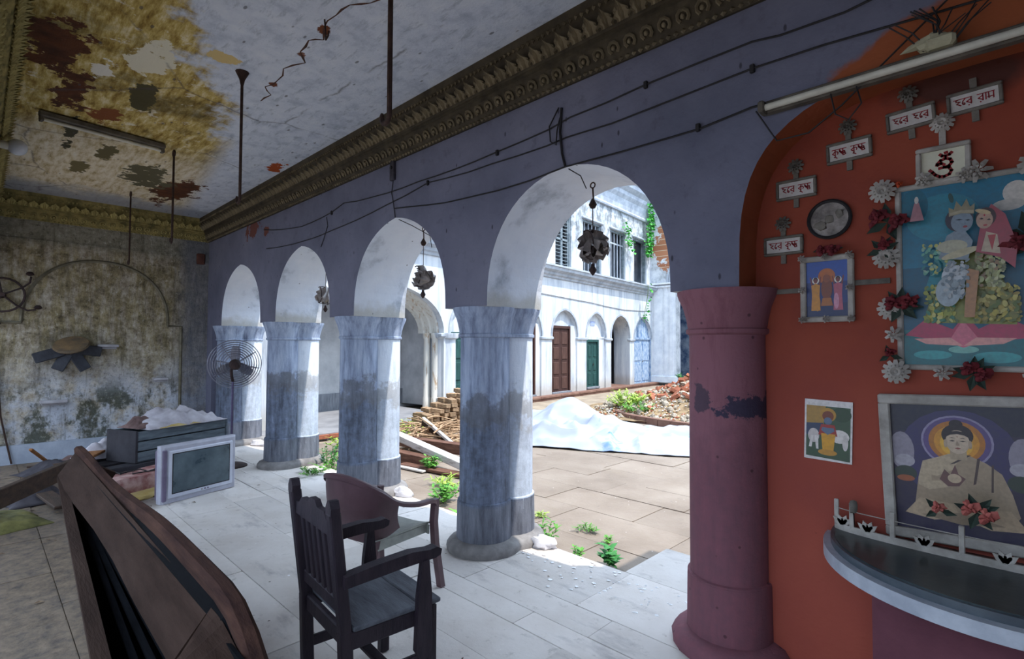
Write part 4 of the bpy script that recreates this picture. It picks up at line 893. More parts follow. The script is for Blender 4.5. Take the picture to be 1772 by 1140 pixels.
# unframed poster
L = [('#d9d2ce', None), ('#39523c', [(.04,.05),(.96,.03),(.96,.90),(.04,.90)]), ('#a8823e', [(.04,.6),(.4,.55),(.45,.90),(.04,.90)]), ('#2c4630', ell(.78,.78,.2,.12)), ('#33415c', [(.04,.4),(.4,.45),(.4,.62),(.04,.6)])]
L += [('#ddd5ce', ell(.74,.42,.2,.11)), ('#cfc6c0', ell(.86,.33,.06,.13)), ('#c9bfba', ell(.2,.4,.12,.12)), ('#ddd6d0', [(.1,.2),(.16,.2),(.2,.4),(.14,.4)]), ('#ddd6d0', [(.26,.18),(.31,.18),(.3,.4),(.22,.4)]), ('#b5852f', ell(.5,.76,.17,.115)), ('#7a3a22', ell(.5,.74,.12,.085)), ('#5d6f88', ell(.5,.66,.085,.06)), ('#a02e2c', [(.3,.42),(.36,.6),(.64,.6),(.7,.42)]), ('#d49a2c', [(.4,.15),(.62,.15),(.66,.45),(.36,.45)]), ('#5d6f88', [(.36,.5),(.5,.43),(.64,.5),(.62,.55),(.38,.55)]), ('#c08a34', ell(.5,.14,.2,.05))]
m = pic(L, .21, .30, -.006); tag(m.build('paper_poster', M['print'], None, (-.725, SY, 1.085), (0,R_(1.5),0)), 'unframed paper poster of a figure with white cows', 'poster')
# large picture with flower border
L = [('#1b566e', None), ('#226e88', [(0,.55),(1,.55),(1,1),(0,1)]), ('#2f7f92', ell(.35,.82,.3,.13)), ('#1f6478', ell(.12,.9,.12,.1)), ('#c9c2b8', ell(.92,.9,.1,.06)), ('#bcb6ac', ell(.86,.84,.12,.03))]
L += [('#226a70', [(0,0),(1,0),(1,.2),(0,.2)]), ('#3f9a9c', ell(.25,.06,.16,.025)), ('#3f9a9c', ell(.75,.05,.18,.03)), ('#7ab4a8', ell(.5,.09,.12,.02))]
L += [('#ac3a58', [(.02,.17),(.2,.26),(.42,.2),(.52,.28),(.62,.2),(.82,.26),(1,.2),(.98,.15),(.5,.12)]), ('#cf6d80', [(.38,.13),(.5,.25),(.64,.13),(.5,.10)]), ('#d99a92', [(.1,.15),(.4,.155),(.5,.11),(.2,.12)]), ('#d99a92', [(.9,.15),(.6,.155),(.5,.11),(.8,.12)])]
def blotches(n, x0, x1, y0, y1, cols, r, seed):
    q = random.Random(seed); return [(q.choice(cols), ell(q.uniform(x0,x1), q.uniform(y0,y1), q.uniform(r*.5,r), q.uniform(r*.25,r*.55), 8, q.uniform(-.6,.6))) for _ in range(n)]
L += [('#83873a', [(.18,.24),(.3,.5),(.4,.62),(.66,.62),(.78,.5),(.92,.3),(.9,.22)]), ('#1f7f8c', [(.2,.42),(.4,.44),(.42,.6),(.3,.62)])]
L += blotches(150, .2, .45, .24, .44, ['#8f9436','#b3ae48','#6c7a30','#50683a','#c2bb6c','#3c7a5c'], .028, 1) + blotches(220, .6, .92, .24, .42, ['#8d822b','#aa9c3e','#787634','#b8ac5c','#5c6a2c','#a08c3a'], .03, 2) + blotches(110, .62, .82, .42, .6, ['#acb27a','#92925e','#787a54','#b8b68c','#8c7050'], .028, 3) + blotches(90, .2, .42, .5, .66, ['#609c86','#86a890','#347a7a','#aeae5e','#286a74'], .025, 4)  # yellow-green blotches: garments with the glass's courtyard reflection painted into their colour
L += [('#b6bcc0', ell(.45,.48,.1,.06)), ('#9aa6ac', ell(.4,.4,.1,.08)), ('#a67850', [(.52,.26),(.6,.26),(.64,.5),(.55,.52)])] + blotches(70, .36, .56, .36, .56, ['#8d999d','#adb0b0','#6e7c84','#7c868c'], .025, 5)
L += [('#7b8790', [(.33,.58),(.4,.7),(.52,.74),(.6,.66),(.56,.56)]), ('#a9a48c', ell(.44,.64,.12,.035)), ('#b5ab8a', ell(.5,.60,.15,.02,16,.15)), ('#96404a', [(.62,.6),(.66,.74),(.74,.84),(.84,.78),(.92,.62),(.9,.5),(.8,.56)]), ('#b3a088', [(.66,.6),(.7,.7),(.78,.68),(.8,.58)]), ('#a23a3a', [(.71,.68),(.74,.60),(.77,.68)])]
L += [('#2c2430', ell(.5,.78,.11,.065)), ('#76838f', ell(.52,.765,.085,.055)), ('#857b60', [(.42,.80),(.42,.85),(.46,.835),(.48,.88),(.52,.845),(.56,.885),(.585,.84),(.62,.855),(.615,.80),(.52,.81)]), ('#a0957a', [(.425,.805),(.43,.82),(.52,.828),(.61,.82),(.613,.805),(.52,.812)]), ('#2b4a46', ell(.44,.90,.018,.03,12,.5)), ('#27303a', [(.47,.778),(.5,.783),(.53,.776),(.5,.774)]), ('#27303a', [(.545,.772),(.57,.776),(.585,.769),(.565,.767)]), ('#8d3a40', ell(.545,.738,.018,.006)), ('#6b7884', [(.54,.77),(.555,.752),(.54,.75)])]
L += [('#3a2424', ell(.7,.775,.075,.05)), ('#ad8c78', ell(.69,.76,.062,.045)), ('#b8a27a', ell(.68,.805,.06,.012,12,-.2)), ('#2c2020', [(.65,.768),(.67,.774),(.685,.766),(.668,.764)]), ('#2c2020', [(.705,.76),(.725,.766),(.738,.757),(.72,.756)]), ('#a04040', ell(.695,.733,.016,.005)), ('#a03038', ell(.69,.785,.006,.006))]
L += [('#9a6a70', [(.1,.80),(.22,.80),(.18,.9),(.14,.9)]), ('#b9b4ac', ell(.16,.915,.018,.02))]
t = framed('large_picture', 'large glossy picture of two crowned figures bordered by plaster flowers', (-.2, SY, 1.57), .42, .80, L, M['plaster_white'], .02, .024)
for i, (x, z, r) in enumerate(((-.275,.81,.055),(-.265,.50,.055),(-.25,.26,.055),(-.24,.14,.038),(-.235,-.03,.055),(-.07,-.03,.035),(.06,.83,.05),(-.12,.83,.035),(.02,.82,.035),(.24,.82,.06),(.24,.5,.055),(.24,.24,.05),(.235,-.03,.055))): rosette('flower_ornament', x, z, r, M['plaster_white'], t, 12 if r > .05 else 7, -.02)
M['rose'] = mk('dark_red_cloth', '#4e1a22', '#7a2a30', 14, .8, .4, 30); M['rose2'] = mk('orange_cloth', '#b8452c', '#cf5c38', 14, .8, .4, 30); M['darkleaf'] = mk('dark_cloth_leaf', '#1f2a26', '#36443a', 12, .8, .3, 30); M['pinkrose'] = mk('faded_pink_cloth', '#a8504c', '#c47468', 14, .8, .4, 30)
def bunch(x, y, z, r, label, mat='rose', n=2, leaves=4, seed=0):
    t = thing('cloth_flower_bunch', label, 'cloth flowers', (x, y, z), 0, 'cloth flowers around the shrine pictures'); q = random.Random(seed)
    for k in range(n):
        c = Vector(((k-(n-1)/2)*r*1.1+q.uniform(-.2,.2)*r, -.02, q.uniform(-.5,.5)*r)); m = MB()
        for j in range(9):
            a = 2.4*j; rr = r*(.25+.07*j); p = c+Vector((math.cos(a)*rr*.55, -.035+.004*j, math.sin(a)*rr*.5))
            m.blob(p, (rr*.55,.012,rr*.42), j+seed, .5, 7, 4, M=Matrix.Rotation(-a,4,'Y'))
        m.build('flower_head', M[mat], t, smooth=50)
    for k in range(leaves):
        a = 6.28*k/leaves+q.uniform(-.5,.5); Mx = Matrix.Translation((0,-.012,-r*.2)) @ Matrix.Rotation(a,4,'Y'); m = MB()
        m.add([Mx @ Vector(p) for p in ((0,0,0),(r*.8,-.012,r*.4),(r*1.7,-.004,0),(r*.8,-.012,-r*.4),(r*.8,.002,0))], [(0,3,2,1),(0,1,4),(1,2,4),(2,3,4),(3,0,4)]); m.build('leaf', M['darkleaf'], t)
bunch(-.455, 2.955, 2.24, .055, 'dark red cloth flowers at the upper left of the large picture', 'rose', 2, 5, 1)
bunch(-.475, 2.955, 2.11, .04, 'single faded cloth flower low on the left flower border', 'rose', 1, 5, 2)
bunch(-.41, 2.95, 1.85, .05, 'pair of dark red cloth roses over the left edge of the large picture', 'rose', 2, 5, 3)
bunch(.02, 2.945, 2.10, .07, 'big dark red cloth flowers at the right edge of the photo', 'rose', 2, 6, 4)
bunch(-.455, 2.955, 1.62, .03, 'small dark cloth flower above the bottom left plaster flower', 'rose', 1, 3, 5)
bunch(-.165, 2.945, 1.55, .045, 'dark leaves and red cloth flowers under the lotus of the large picture', 'rose', 2, 7, 6)
bunch(-.70, 2.955, 2.145, .04, 'dark purple cloth flower between medallion and framed print', 'rose', 2, 2, 7)
bunch(-.405, 2.955, 2.385, .02, 'small bright orange cloth flower by the top left plaster flower', 'rose2', 1, 0, 8)
# framed seated figure
L = [('#2a2540', None), ('#1d2236', [(0,.78),(1,.78),(1,1),(0,1)]), ('#34305a', ell(.5,.6,.44,.36)), ('#8e8794', ell(.08,.62,.1,.15)), ('#a7a1aa', ell(.1,.54,.08,.05)), ('#8e8794', ell(.95,.62,.1,.15)), ('#a7a1aa', ell(.94,.54,.09,.05)), ('#2b3b34', ell(.1,.44,.09,.06)), ('#9a5434', ell(.1,.40,.07,.025)), ('#2b3b34', ell(.92,.44,.09,.06))]
L += [('#8f86a4', ell(.5,.715,.262,.2,28)), ('#5a4a7c', ell(.5,.715,.245,.186,28)), ('#b0702a', ell(.5,.715,.205,.16,28)), ('#d09030', ell(.5,.71,.165,.13,24)), ('#e0ac40', ell(.5,.70,.12,.1,24))]
L += [('#a08c74', [(.16,.2),(.2,.42),(.24,.55),(.36,.59),(.44,.62),(.58,.62),(.7,.57),(.8,.5),(.86,.36),(.9,.2),(.84,.12),(.2,.12)]), ('#b8a488', [(.24,.55),(.36,.59),(.44,.62),(.52,.6),(.46,.5),(.34,.44),(.24,.46)]), ('#b8a488', [(.2,.42),(.24,.55),(.30,.52),(.3,.4),(.44,.42),(.44,.37),(.28,.33),(.2,.36)]), ('#3c3032', [(.44,.54),(.48,.55),(.6,.62),(.57,.62)]), ('#4a3a38', [(.6,.4),(.62,.41),(.66,.6),(.64,.6)]), ('#4a3a38', [(.72,.36),(.735,.36),(.75,.56),(.735,.56)]), ('#6a4a48', [(.36,.42),(.4,.5),(.44,.46),(.48,.54),(.5,.47),(.55,.44),(.5,.38),(.42,.37)]), ('#bfa88c', ell(.47,.435,.05,.035)), ('#b39c80', [(.08,.13),(.2,.26),(.45,.24),(.5,.14),(.3,.1)]), ('#b39c80', [(.95,.1),(.84,.24),(.6,.22),(.5,.14),(.7,.08)]), ('#8f7c66', [(.2,.13),(.5,.18),(.8,.12),(.5,.09)])]
L += [('#aa967c', [(.45,.58),(.45,.66),(.57,.66),(.57,.58)]), ('#211a22', ell(.51,.765,.115,.085,24)), ('#211a22', ell(.505,.85,.05,.035)), ('#c4ae96', ell(.51,.715,.086,.09,24)), ('#211a22', [(.425,.75),(.44,.79),(.51,.80),(.58,.79),(.596,.75),(.56,.768),(.51,.776),(.46,.768)]), ('#b09a82', ell(.422,.70,.014,.032)), ('#b09a82', ell(.598,.70,.014,.032)), ('#3a2c2c', [(.448,.742),(.47,.75),(.495,.742),(.47,.745)]), ('#3a2c2c', [(.525,.742),(.55,.75),(.573,.742),(.55,.745)]), ('#30242a', [(.45,.722),(.472,.717),(.496,.722),(.472,.728)]), ('#30242a', [(.524,.722),(.548,.717),(.572,.722),(.548,.728)]), ('#a08a74', [(.505,.73),(.495,.69),(.51,.685),(.525,.69)]), ('#8a4a44', [(.485,.668),(.51,.674),(.535,.668),(.51,.659)]), ('#8f6a54', ell(.51,.755,.005,.004))]
t = framed('framed_seated_figure', 'framed picture of a seated figure with an orange halo', (-.215, SY-.01, .845), .46, .56, L, M['plaster_white'], .04, .035, [], R_(-2.2))
# shelf, its front wall and little railing
M['shelf'] = mk('grey_marble', '#39414a', '#525c64', 5, .35, .2, 20, spec=.5); M['shelf_edge'] = mk('pale_marble_edge', '#9aa0ac', '#b4bac4', 8, .4, .2, 30, spec=.5)
t = thing('shrine_shelf', 'curved grey marble shelf with a pale edge below the shrine pictures', 'shelf', (-.1, SY, 0))
for nm, a, b, z0, z1, mt in (('shelf_slab',.63,.64,.69,.745,'shelf_edge'),('shelf_top',.60,.60,.745,.775,'shelf')):
    m = MB(); m.prism([(a*math.cos(q), -b*math.sin(q)) for q in [math.pi*k/40 for k in range(41)]], z0, z1, 'xy'); m.build(nm, M[mt], t, smooth=30)
m = MB(); m.prism([(.585*math.cos(q), -.585*math.sin(q)) for q in [math.pi*k/40 for k in range(41)]], .775, .78, 'xy'); m.build('shelf_inlay', mk('dark_green_stone','#1f2a2e','#333f42',5,.3,.1,20,spec=.5), t)
m = MB(); m.box(-.4,.9,-.27,0,0,.69); m.build('shelf_support', mk('plum_paint','#5d3540','#6d404a',4,.8,.3,20,world=True), t)
t = thing('shrine_railing', 'low white wooden railing with lotus cut-outs standing on the shelf', 'railing', (-.1, SY, .78))
def rp(q): return Vector((.59*math.cos(q), -.03-.10*math.sin(q), 0))
Q = [math.pi*(1-k/24) for k in range(25)]
m = MB(); m.loft([[rp(q)+Vector((0,y,z)) for y, z in ((0,0),(0,.03),(-.012,.03),(-.012,0))] for q in Q]); m.build('base_strip', M['plaster_white'], t)
for z in (.10,): m = MB(); m.tube([rp(q)+Vector((0,-.006,z)) for q in Q], .0022, 4); m.build('rail_wire', M['plaster_white'], t)
for q in (.93,.83,.7,.56,.42,.28,.14):
    p = rp(math.pi*q); m = MB(); m.bbox(p.x-.010,p.x+.010,p.y-.012,p.y,.02,.14,.003); m.build('post', M['plaster_white'], t)
for q in (.88,.77,.63,.49,.35,.2):
    p = rp(math.pi*q); m = MB()
    for a in (-50,-20,20,50):
        Mx = Matrix.Translation((p.x,p.y-.014,.028)) @ Matrix.Rotation(R_(a),4,'Y'); m.prism([(-.008,0),(-.013,.025),(0,.05),(.013,.025),(.008,0)], 0, .006, 'xz', Mx)
    m.build('lotus_cutout', M['plaster_white'], t)
bunch(-.16, 2.84, 1.0, .045, 'pink cloth flowers in front of the seated figure picture', 'pinkrose', 2, 6, 12)
bunch(-.28, 2.85, .98, .035, 'small pink cloth flower left of the larger pink bunch', 'pinkrose', 1, 3, 13)
m = MB(); m.tube([(0,0,0),(0,-.005,.1)], .004, 5); o = m.build('stem', M['iron']); 
t = thing('bud_stick', 'dry flower bud on a stick at the left end of the shelf', 'dry bud', (-.60, 2.9, .775)); o.parent = t
m = MB(); m.blob((0,-.005,.13),(.018,.018,.03),3,.2,7,5); m.build('bud', M['plaster_grey'], t, smooth=50)
m = MB(); m.tube([(0,-.005,.12),(0,-.005,.095)], .004, 5); m.build('bud_neck', M['iron'], t)

# ------------------------------------------------------------------ furniture
M['darkwood'] = mk('dark_stained_wood', '#1c1620', '#30262e', 5, .55, .4, 30, stretch=(6,6,1)); M['seatwood'] = mk('worn_seat_wood', '#40424a', '#5d6068', 5, .6, .4, 25, stretch=(1,5,5))
M['plastic'] = mk('brown_plastic', '#4d363c', '#5d444a', 6, .4, .1, 40, spec=.5); M['plastic_seat'] = mk('faded_plastic_seat', '#878a84', '#a2a49c', 8, .5, .2, 30)
t = thing('wooden_armchair', 'dark wooden armchair with slatted back facing the courtyard', 'chair', (-2.31, 1.36, 0), R_(-5))
def bar(m, a, b, w, d, up=(0,0,1)):
    a, b = Vector(a), Vector(b); z = (b-a).normalized(); x = Vector(up).cross(z)
    if x.length < 1e-4: x = Vector((1,0,0))
    x.normalize(); y = z.cross(x); Mx = Matrix((x, y, z)).transposed().to_4x4(); Mx.translation = a
    m.bbox(-w/2, w/2, -d/2, d/2, 0, (b-a).length, min(.006, w*.2, d*.2), Mx); return m
for s in (-1, 1):
    m = MB(); bar(m, (s*.235,-.20,0), (s*.235,-.215,.44), .05, .055, (0,1,0)); bar(m, (s*.235,-.215,.43), (s*.24,-.275,.95 if s > 0 else .95), .05, .05, (0,1,0))
    m.prism([(-.028,.0),(.028,0),(.03,.03),(.012,.06),(-.012,.06),(-.03,.03)], -.02, .02, 'xz', Matrix.Translation((s*.24,-.277,.94))); m.build('back_post', M['darkwood'], t)
    m = MB(); bar(m, (s*.235,.205,0), (s*.235,.205,.425), .05, .05, (0,1,0)); m.build('leg', M['darkwood'], t)
    m = MB(); m.prism([(-.24,.635),(-.24,.685),(-.1,.70),(.08,.71),(.17,.70),(.21,.705),(.235,.69),(.23,.665),(.2,.655),(.15,.655),(.0,.65)], -.028, .028, 'yz', Matrix.Translation((s*.262,0,0))); m.build('armrest', M['darkwood'], t, smooth=30)
    m = MB(); m.prism([(.095,.26),(.12,.22),(.16,.22),(.18,.26),(.175,.5),(.16,.66),(.125,.66),(.105,.5)], -.016, .016, 'yz', Matrix.Translation((s*.285,0,0))); m.build('arm_post', M['darkwood'], t)
    m = MB(); bar(m, (s*.235,-.2,.19), (s*.235,.2,.19), .022, .05); m.build('stretcher', M['darkwood'], t)
    m = MB(); bar(m, (s*.25,-.2,.395), (s*.25,.22,.395), .024, .075); m.build('side_rail', M['darkwood'], t)
m = MB(); bar(m, (-.235,.215,.395), (.235,.215,.395), .03, .075); m.build('front_rail', M['darkwood'], t)
m = MB(); bar(m, (-.235,-.205,.395), (.235,-.205,.395), .03, .075); m.build('back_rail', M['darkwood'], t)
m = MB(); bar(m, (-.235,0,.19), (.235,0,.19), .05, .022); m.build('stretcher', M['darkwood'], t)
for y0, y1 in ((-.19,.13),(.133,.245)): m = MB(); m.bbox(-.27,.27,y0,y1,.432,.455,.006); m.build('seat_plank', M['seatwood'], t)
m = MB(); m.prism([(-.22,.84),(-.22,.90),(-.17,.90),(-.14,.93),(-.06,.93),(-.03,.955),(.03,.955),(.06,.93),(.14,.93),(.17,.90),(.22,.90),(.22,.84)], -.277, -.25, 'xz'); m.build('crest_rail', M['darkwood'], t)
m = MB(); bar(m, (-.235,-.222,.53), (.235,-.222,.53), .025, .06); m.build('lower_back_rail', M['darkwood'], t)
for k in range(6): x = -.165+k*.066; m = MB(); bar(m, (x,-.223,.54), (x,-.262,.86), .036, .016, (0,1,0)); m.build('back_slat', M['darkwood'], t)
# plastic monobloc chair
t = thing('plastic_armchair', 'brown moulded plastic armchair with a pale seat behind the wooden one', 'chair', (-3.17, 1.93, 0), R_(9))
RIM = [(-.285,.27,.56),(-.30,.22,.605),(-.305,.08,.615),(-.30,-.08,.66),(-.27,-.19,.74),(-.19,-.275,.80),(-.07,-.31,.825),(.07,-.31,.825),(.19,-.275,.80),(.27,-.19,.74),(.30,-.08,.66),(.305,.08,.615),(.30,.22,.605),(.285,.27,.56)]
def cat(P, n=4):
    P = [Vector(p) for p in P]; out = []
    for i in range(len(P)-1):
        p0, p1, p2, p3 = P[max(i-1,0)], P[i], P[i+1], P[min(i+2,len(P)-1)]
        for k in range(n):
            u = k/n; out.append(.5*((2*p1)+(p2-p0)*u+(2*p0-5*p1+4*p2-p3)*u*u+(3*p1-p0-3*p2+p3)*u**3))
    return out+[P[-1]]
rim = cat(RIM, 5)
m = MB(); rings = []
for i, p in enumerate(rim):
    tg = (rim[min(i+1,len(rim)-1)]-rim[max(i-1,0)]).normalized(); ins = Vector((-p.x,.05-p.y,0)).normalized(); up = tg.cross(ins).normalized(); up = up if up.z > 0 else -up
    rings.append([p+ins*a+up*b for a, b in ((-.012,-.022),(-.014,0),(-.004,.008),(.028,.006),(.032,-.002),(.0,-.006))])
m.loft(rings); m.build('arm_and_back_rim', M['plastic'], t, smooth=50)
low = cat([(-.235,-.02,.47),(-.235,-.12,.44),(-.2,-.2,.42),(-.08,-.225,.41),(.08,-.225,.41),(.2,-.2,.42),(.235,-.12,.44),(.235,-.02,.47)], 4)
top = cat(RIM[3:11], 4)
m = MB(); n_ = len(low)-1
m.grid(lambda u, v: low[round(u*n_)].lerp(top[round(u*n_)], v)+Vector((0,-.02*math.sin(math.pi*v),0)), n_, 5, Vector((0,.008,0)))
m.build('back_shell', M['plastic'], t, smooth=50)
m = MB(); m.grid(lambda u, v: ((u-.5)*(.46+.04*v), -.215+.46*v, .415+.02*(2*abs(u-.5))**3+.012*v-.035*max(0,v-.85)*6*.15), 10, 10, .012); m.build('seat', M['plastic_seat'], t, smooth=50)
m = MB(); m.grid(lambda u, v: ((u-.5)*.5, .245+.004*math.sin(math.pi*u), .42-.06*v*(1-.5*math.sin(math.pi*u))), 10, 2, Vector((0,-.012,0))); m.build('seat_apron', M['plastic_seat'], t, smooth=50)
for s in (-1,1):
    m = MB(); m.loft([[Vector((s*(x+a), y+b, z)) for a, b in ((-.022,-.02),(.022,-.02),(.022,.02),(-.022,.02))] for x, y, z in ((.31,.30,0),(.285,.265,.3),(.28,.255,.45),(.285,.265,.6))]); m.build('front_leg', M['plastic'], t, smooth=30)
    m = MB(); m.loft([[Vector((s*(x+a), y+b, z)) for a, b in ((-.022,-.018),(.022,-.018),(.022,.018),(-.022,.018))] for x, y, z in ((.27,-.33,0),(.235,-.25,.28),(.215,-.19,.43))]); m.build('rear_leg', M['plastic'], t, smooth=30)
    m = MB(); m.grid(lambda u, v: (s*(.235+.01*v), -.2+.45*u, .425-.05*v), 6, 2, Vector((-s*.01,0,0))); m.build('side_apron', M['plastic_seat'], t, smooth=30)
# long dark pew at the left, seen from behind
M['pew'] = mk('dusty_brown_board', '#2a1e19', '#3a2c26', 3, .95, .4, 25, stretch=(.6,4,4), spec=.08); M['pewshade'] = mk('shaded_bench_wood', '#07080b', '#0d0e12', 4, .95, .3, 25, stretch=(.6,4,4), spec=.08); M['pewrail'] = mk('worn_rail_wood', '#2a1c1b', '#4a342c', 4, .95, .4, 25, stretch=(.6,4,4), spec=.08)  # near-black wood: shade inside the hollow bench put into the colour
M['pewslat'] = mk('greyed_slat', '#15161a', '#22242a', 4, .9, .3, 25, stretch=(.6,4,4), spec=.08)
t = thing('wooden_bench', 'long dark tapered wooden bench with a curved back rail in the left foreground', 'bench', (-3.5, .6, 0))
m = MB(); pr = []
for k in range(31):
    u = k/30; x = -2.12+4.0*u; z = .80-.045*math.sin(math.pi*min(1,u*1.5))**2 + .02*smoothstep(.5,.75,u) - (.16*((u-.9)/.1)**2 if u > .9 else 0)
    y = .0 + .02*math.sin(3*u)
    pr.append([Vector((x,y+a,z+b)) for a, b in ((-.015,-.05),(-.02,-.01),(-.005,.008),(.03,.01),(.045,-.005),(.045,-.05))])
m.loft(pr); m.build('top_rail', M['pewrail'], t, smooth=40)
def pewx(u): return -2.08+3.95*u
def rail_y(u): return -.125-.215*u          # front rail drifts away from the back: the bench widens towards the camera
def board(nm, x0, x1, e0, e1, mt, th=.02, n=6):   # sloping board between two edges (y, z), all functions of u
    m = MB(); rings = []
    for k in range(n+1):
        u = x0+(x1-x0)*k/n; (ya, za), (yb, zb) = e0(u), e1(u); nn = Vector((0, -(zb-za), yb-ya)).normalized()*th; nn = nn if nn.z < 0 else -nn
        p, q_ = Vector((pewx(u),ya,za)), Vector((pewx(u),yb,zb)); rings.append([p, q_, q_+nn, p+nn])
    m.loft(rings); return m.build(nm, M[mt], t)
board('back_board', 0, .90, lambda u: (-.015,.765-.02*u), lambda u: (-.12-.012*math.sin(9*u),.60), 'pew')
board('back_board', .902, 1.0, lambda u: (-.015,.75-.12*max(0,u-.93)*8), lambda u: (-.12-.20*smoothstep(.90,.96,u),.60), 'pew')
board('rail_backing', 0.005, .995, lambda u: (-.03,.735-.12*max(0,u-.93)*8), lambda u: (.012+.02*math.sin(3*u),.80-.045*math.sin(math.pi*min(1,u*1.5))**2+.02*smoothstep(.5,.75,u)-(.16*((u-.9)/.1)**2 if u > .9 else 0)-.03), 'pewshade', .012, 30)
board('front_rail', 0, 1.0, lambda u: (rail_y(u)+.05,.60), lambda u: (rail_y(u),.598), 'pew', .03)
board('side_panel', 0.01, .99, lambda u: (rail_y(u)+.012,.58), lambda u: (rail_y(u)+.15,.26), 'pewshade', .012)
board('back_panel', 0.01, .99, lambda u: (-.02,.72), lambda u: (.0,.26), 'pewshade', .012)
board('bottom_panel', 0.01, .99, lambda u: (-.0,.28), lambda u: (rail_y(u)+.14,.28), 'pewshade', .012)
for w0 in (.25,.5,.75): board('slat', .06, .97, lambda u: ((rail_y(u)+.1)*w0+.012,.44), lambda u: ((rail_y(u)+.1)*w0-.012,.44), 'pewslat', .012)
for u in (.02, .98): board('end_board', u-.012, u+.012, lambda q_: (-.01,.74 if u < .5 else .66), lambda q_: (rail_y(u)+.02,.585), 'pew', .3, 1)
for u in (.04,.5,.96):
    for y in (.02,.09): m = MB(); m.bbox(pewx(u)-.03, pewx(u)+.03, y-.03, y+.03, 0, .29 if y < .05 else .3, .005); m.build('leg', M['pewshade'], t)
m = MB(); m.bbox(-2.05,1.85,-.02,.12,.285,.31,.005); m.build('bearer', M['pewshade'], t)
# ------------------------------------------------------------------ pedestal fan, television
t = thing('pedestal_fan', 'old pedestal fan with a round wire guard in front of the end column', 'fan', (-7.76, 2.46, 0))
m = MB(); m.lathe([(.0,0),(.2,0),(.2,.015),(.16,.035),(.05,.06),(.03,.09),(.0,.09)], 24); m.build('base', M['iron'], t, smooth=40)
m = MB(); m.cyl((0,0,.08),(0,0,1.18),.015,n=10); m.build('pole', mk('violet_grey_tube','#4d4660','#645c78',6,.4,0,metal=.5), t, smooth=40)
F = Matrix.Translation((-.02,.03,1.385)) @ Matrix.Rotation(R_(253),4,'Z') @ Matrix.Rotation(R_(-4),4,'X')   # local -y looks to the court
m = MB(); m.tube([(0,0,1.16),(.05,-.03,1.22),(.055,-.04,1.3),(.02,-.01,1.37)], .02, 8); m.build('neck', M['iron'], t, smooth=40)
m = MB(); m.lathe([(.01,-.16),(.05,-.15),(.07,-.1),(.075,-.03),(.05,.02),(.02,.04)], 16, M=F @ Matrix.Rotation(R_(90),4,'X')); m.build('motor', M['iron'], t, smooth=40)
M['wire'] = mk('grey_guard_wire', '#777783', '#93939d', 10, .4, 0, metal=.6)
g_ = thing('x','','') ; bpy.data.objects.remove(g_)
m = MB()
for r_, y in [(.33,-.03)]: m.tube([F @ Vector((r_*math.cos(a),y,r_*math.sin(a))) for a in [k*math.pi/20 for k in range(40)]], .006, 6, True)
gd = m.build('guard', M['wire'], t, smooth=50)
for k, r_ in enumerate((.30,.27,.24,.21,.18,.15,.12)):
    for sd in (1,-1):
        y = -.03+sd*.075*math.cos(r_/.31*math.pi/2)**.7
        m = MB(); m.tube([F @ Vector((r_*math.cos(a),y,r_*math.sin(a))) for a in [q*math.pi/16 for q in range(32)]], .0042, 4, True); m.build('guard_ring', M['wire'], gd)
for k in range(8):
    a = k*math.pi/4+.2
    for sd in (1,-1):
        m = MB(); m.tube([F @ Vector((r_*math.cos(a),-.03+sd*.075*math.cos(min(1,r_/.31)*math.pi/2)**.7,r_*math.sin(a))) for r_ in (.05,.12,.2,.28,.309)], .0045, 4); m.build('guard_spoke', M['wire'], gd)
for k in range(3):
    a = k*2*math.pi/3+.5; Mb = F @ Matrix.Rotation(a,4,'Y')
    m = MB(); m.grid(lambda u, v: Mb @ Vector((.05+.2*u, -.045+.05*(v-.5)+.01*u, (v-.5)*(.05+.07*math.sin(math.pi*min(1,.25+.65*u))))), 6, 4, Vector((0,.004,0))); m.build('blade', M['wire'], t, smooth=50)
m = MB(); m.cyl(F @ Vector((0,-.1,0)), F @ Vector((0,-.02,0)), .04, n=14); m.build('hub', M['iron'], t, smooth=40)
t = thing('television', 'silver cathode ray television with a blank dusty screen on the floor', 'television', (-6.50, 1.76, 0), R_(109))
M['silver'] = mk('silver_plastic', '#9a9aa6', '#b2b2be', 6, .45, .1, 40, spec=.5); M['mauve'] = mk('mauve_plastic', '#5d5268', '#716680', 6, .5, .1, 40, spec=.5)
m = MB(); m.loft([[Vector((x*w_,y,.0+.005+z*h_)) for x, z in ((-.5,0),(.5,0),(.5,1),(-.5,1))] for w_, h_, y in ((.80,.575,.0),(.84,.595,.02),(.84,.595,.09),(.80,.57,.12))]); m.build('front_case', M['silver'], t, smooth=20)
m = MB(); m.loft([[Vector((x*w_,y,.02+z*h_)) for x, z in ((-.5,0),(.5,0),(.5,1),(-.5,1))] for w_, h_, y in ((.78,.55,.12),(.72,.5,.22),(.46,.38,.40),(.42,.34,.46))]); m.build('rear_case', M['mauve'], t, smooth=20)
m = MB(); m.bbox(-.36,.37,-.014,.01,.05,.545,.01); m.build('bezel', mk('pale_silver','#b6b8c6','#c6c8d4',6,.4,0,spec=.5), t)
m = MB(); m.grid(lambda u, v: (-.315+.635*u, -.016-.014*math.sin(math.pi*u)*math.sin(math.pi*v), .105+.40*v), 12, 8, Vector((0,.01,0))); 
tt = NT('dusty_screen', .28, 0, .5); v_ = tt.obj(); sn = tt.noise(v_, 3.5, 7, .6); m.build('screen', tt.fin(tt.ramp(sn, [(.4, C('#3c4a52')), (.7, C('#5d6c74'))]), None, rough=tt.ramp(sn, [(.3,.2),(.7,.5)])), t, smooth=60)
m = MB(); m.box(-.325,.33,-.015,.0,.095,.515); m.build('screen_surround', M['black'], t)
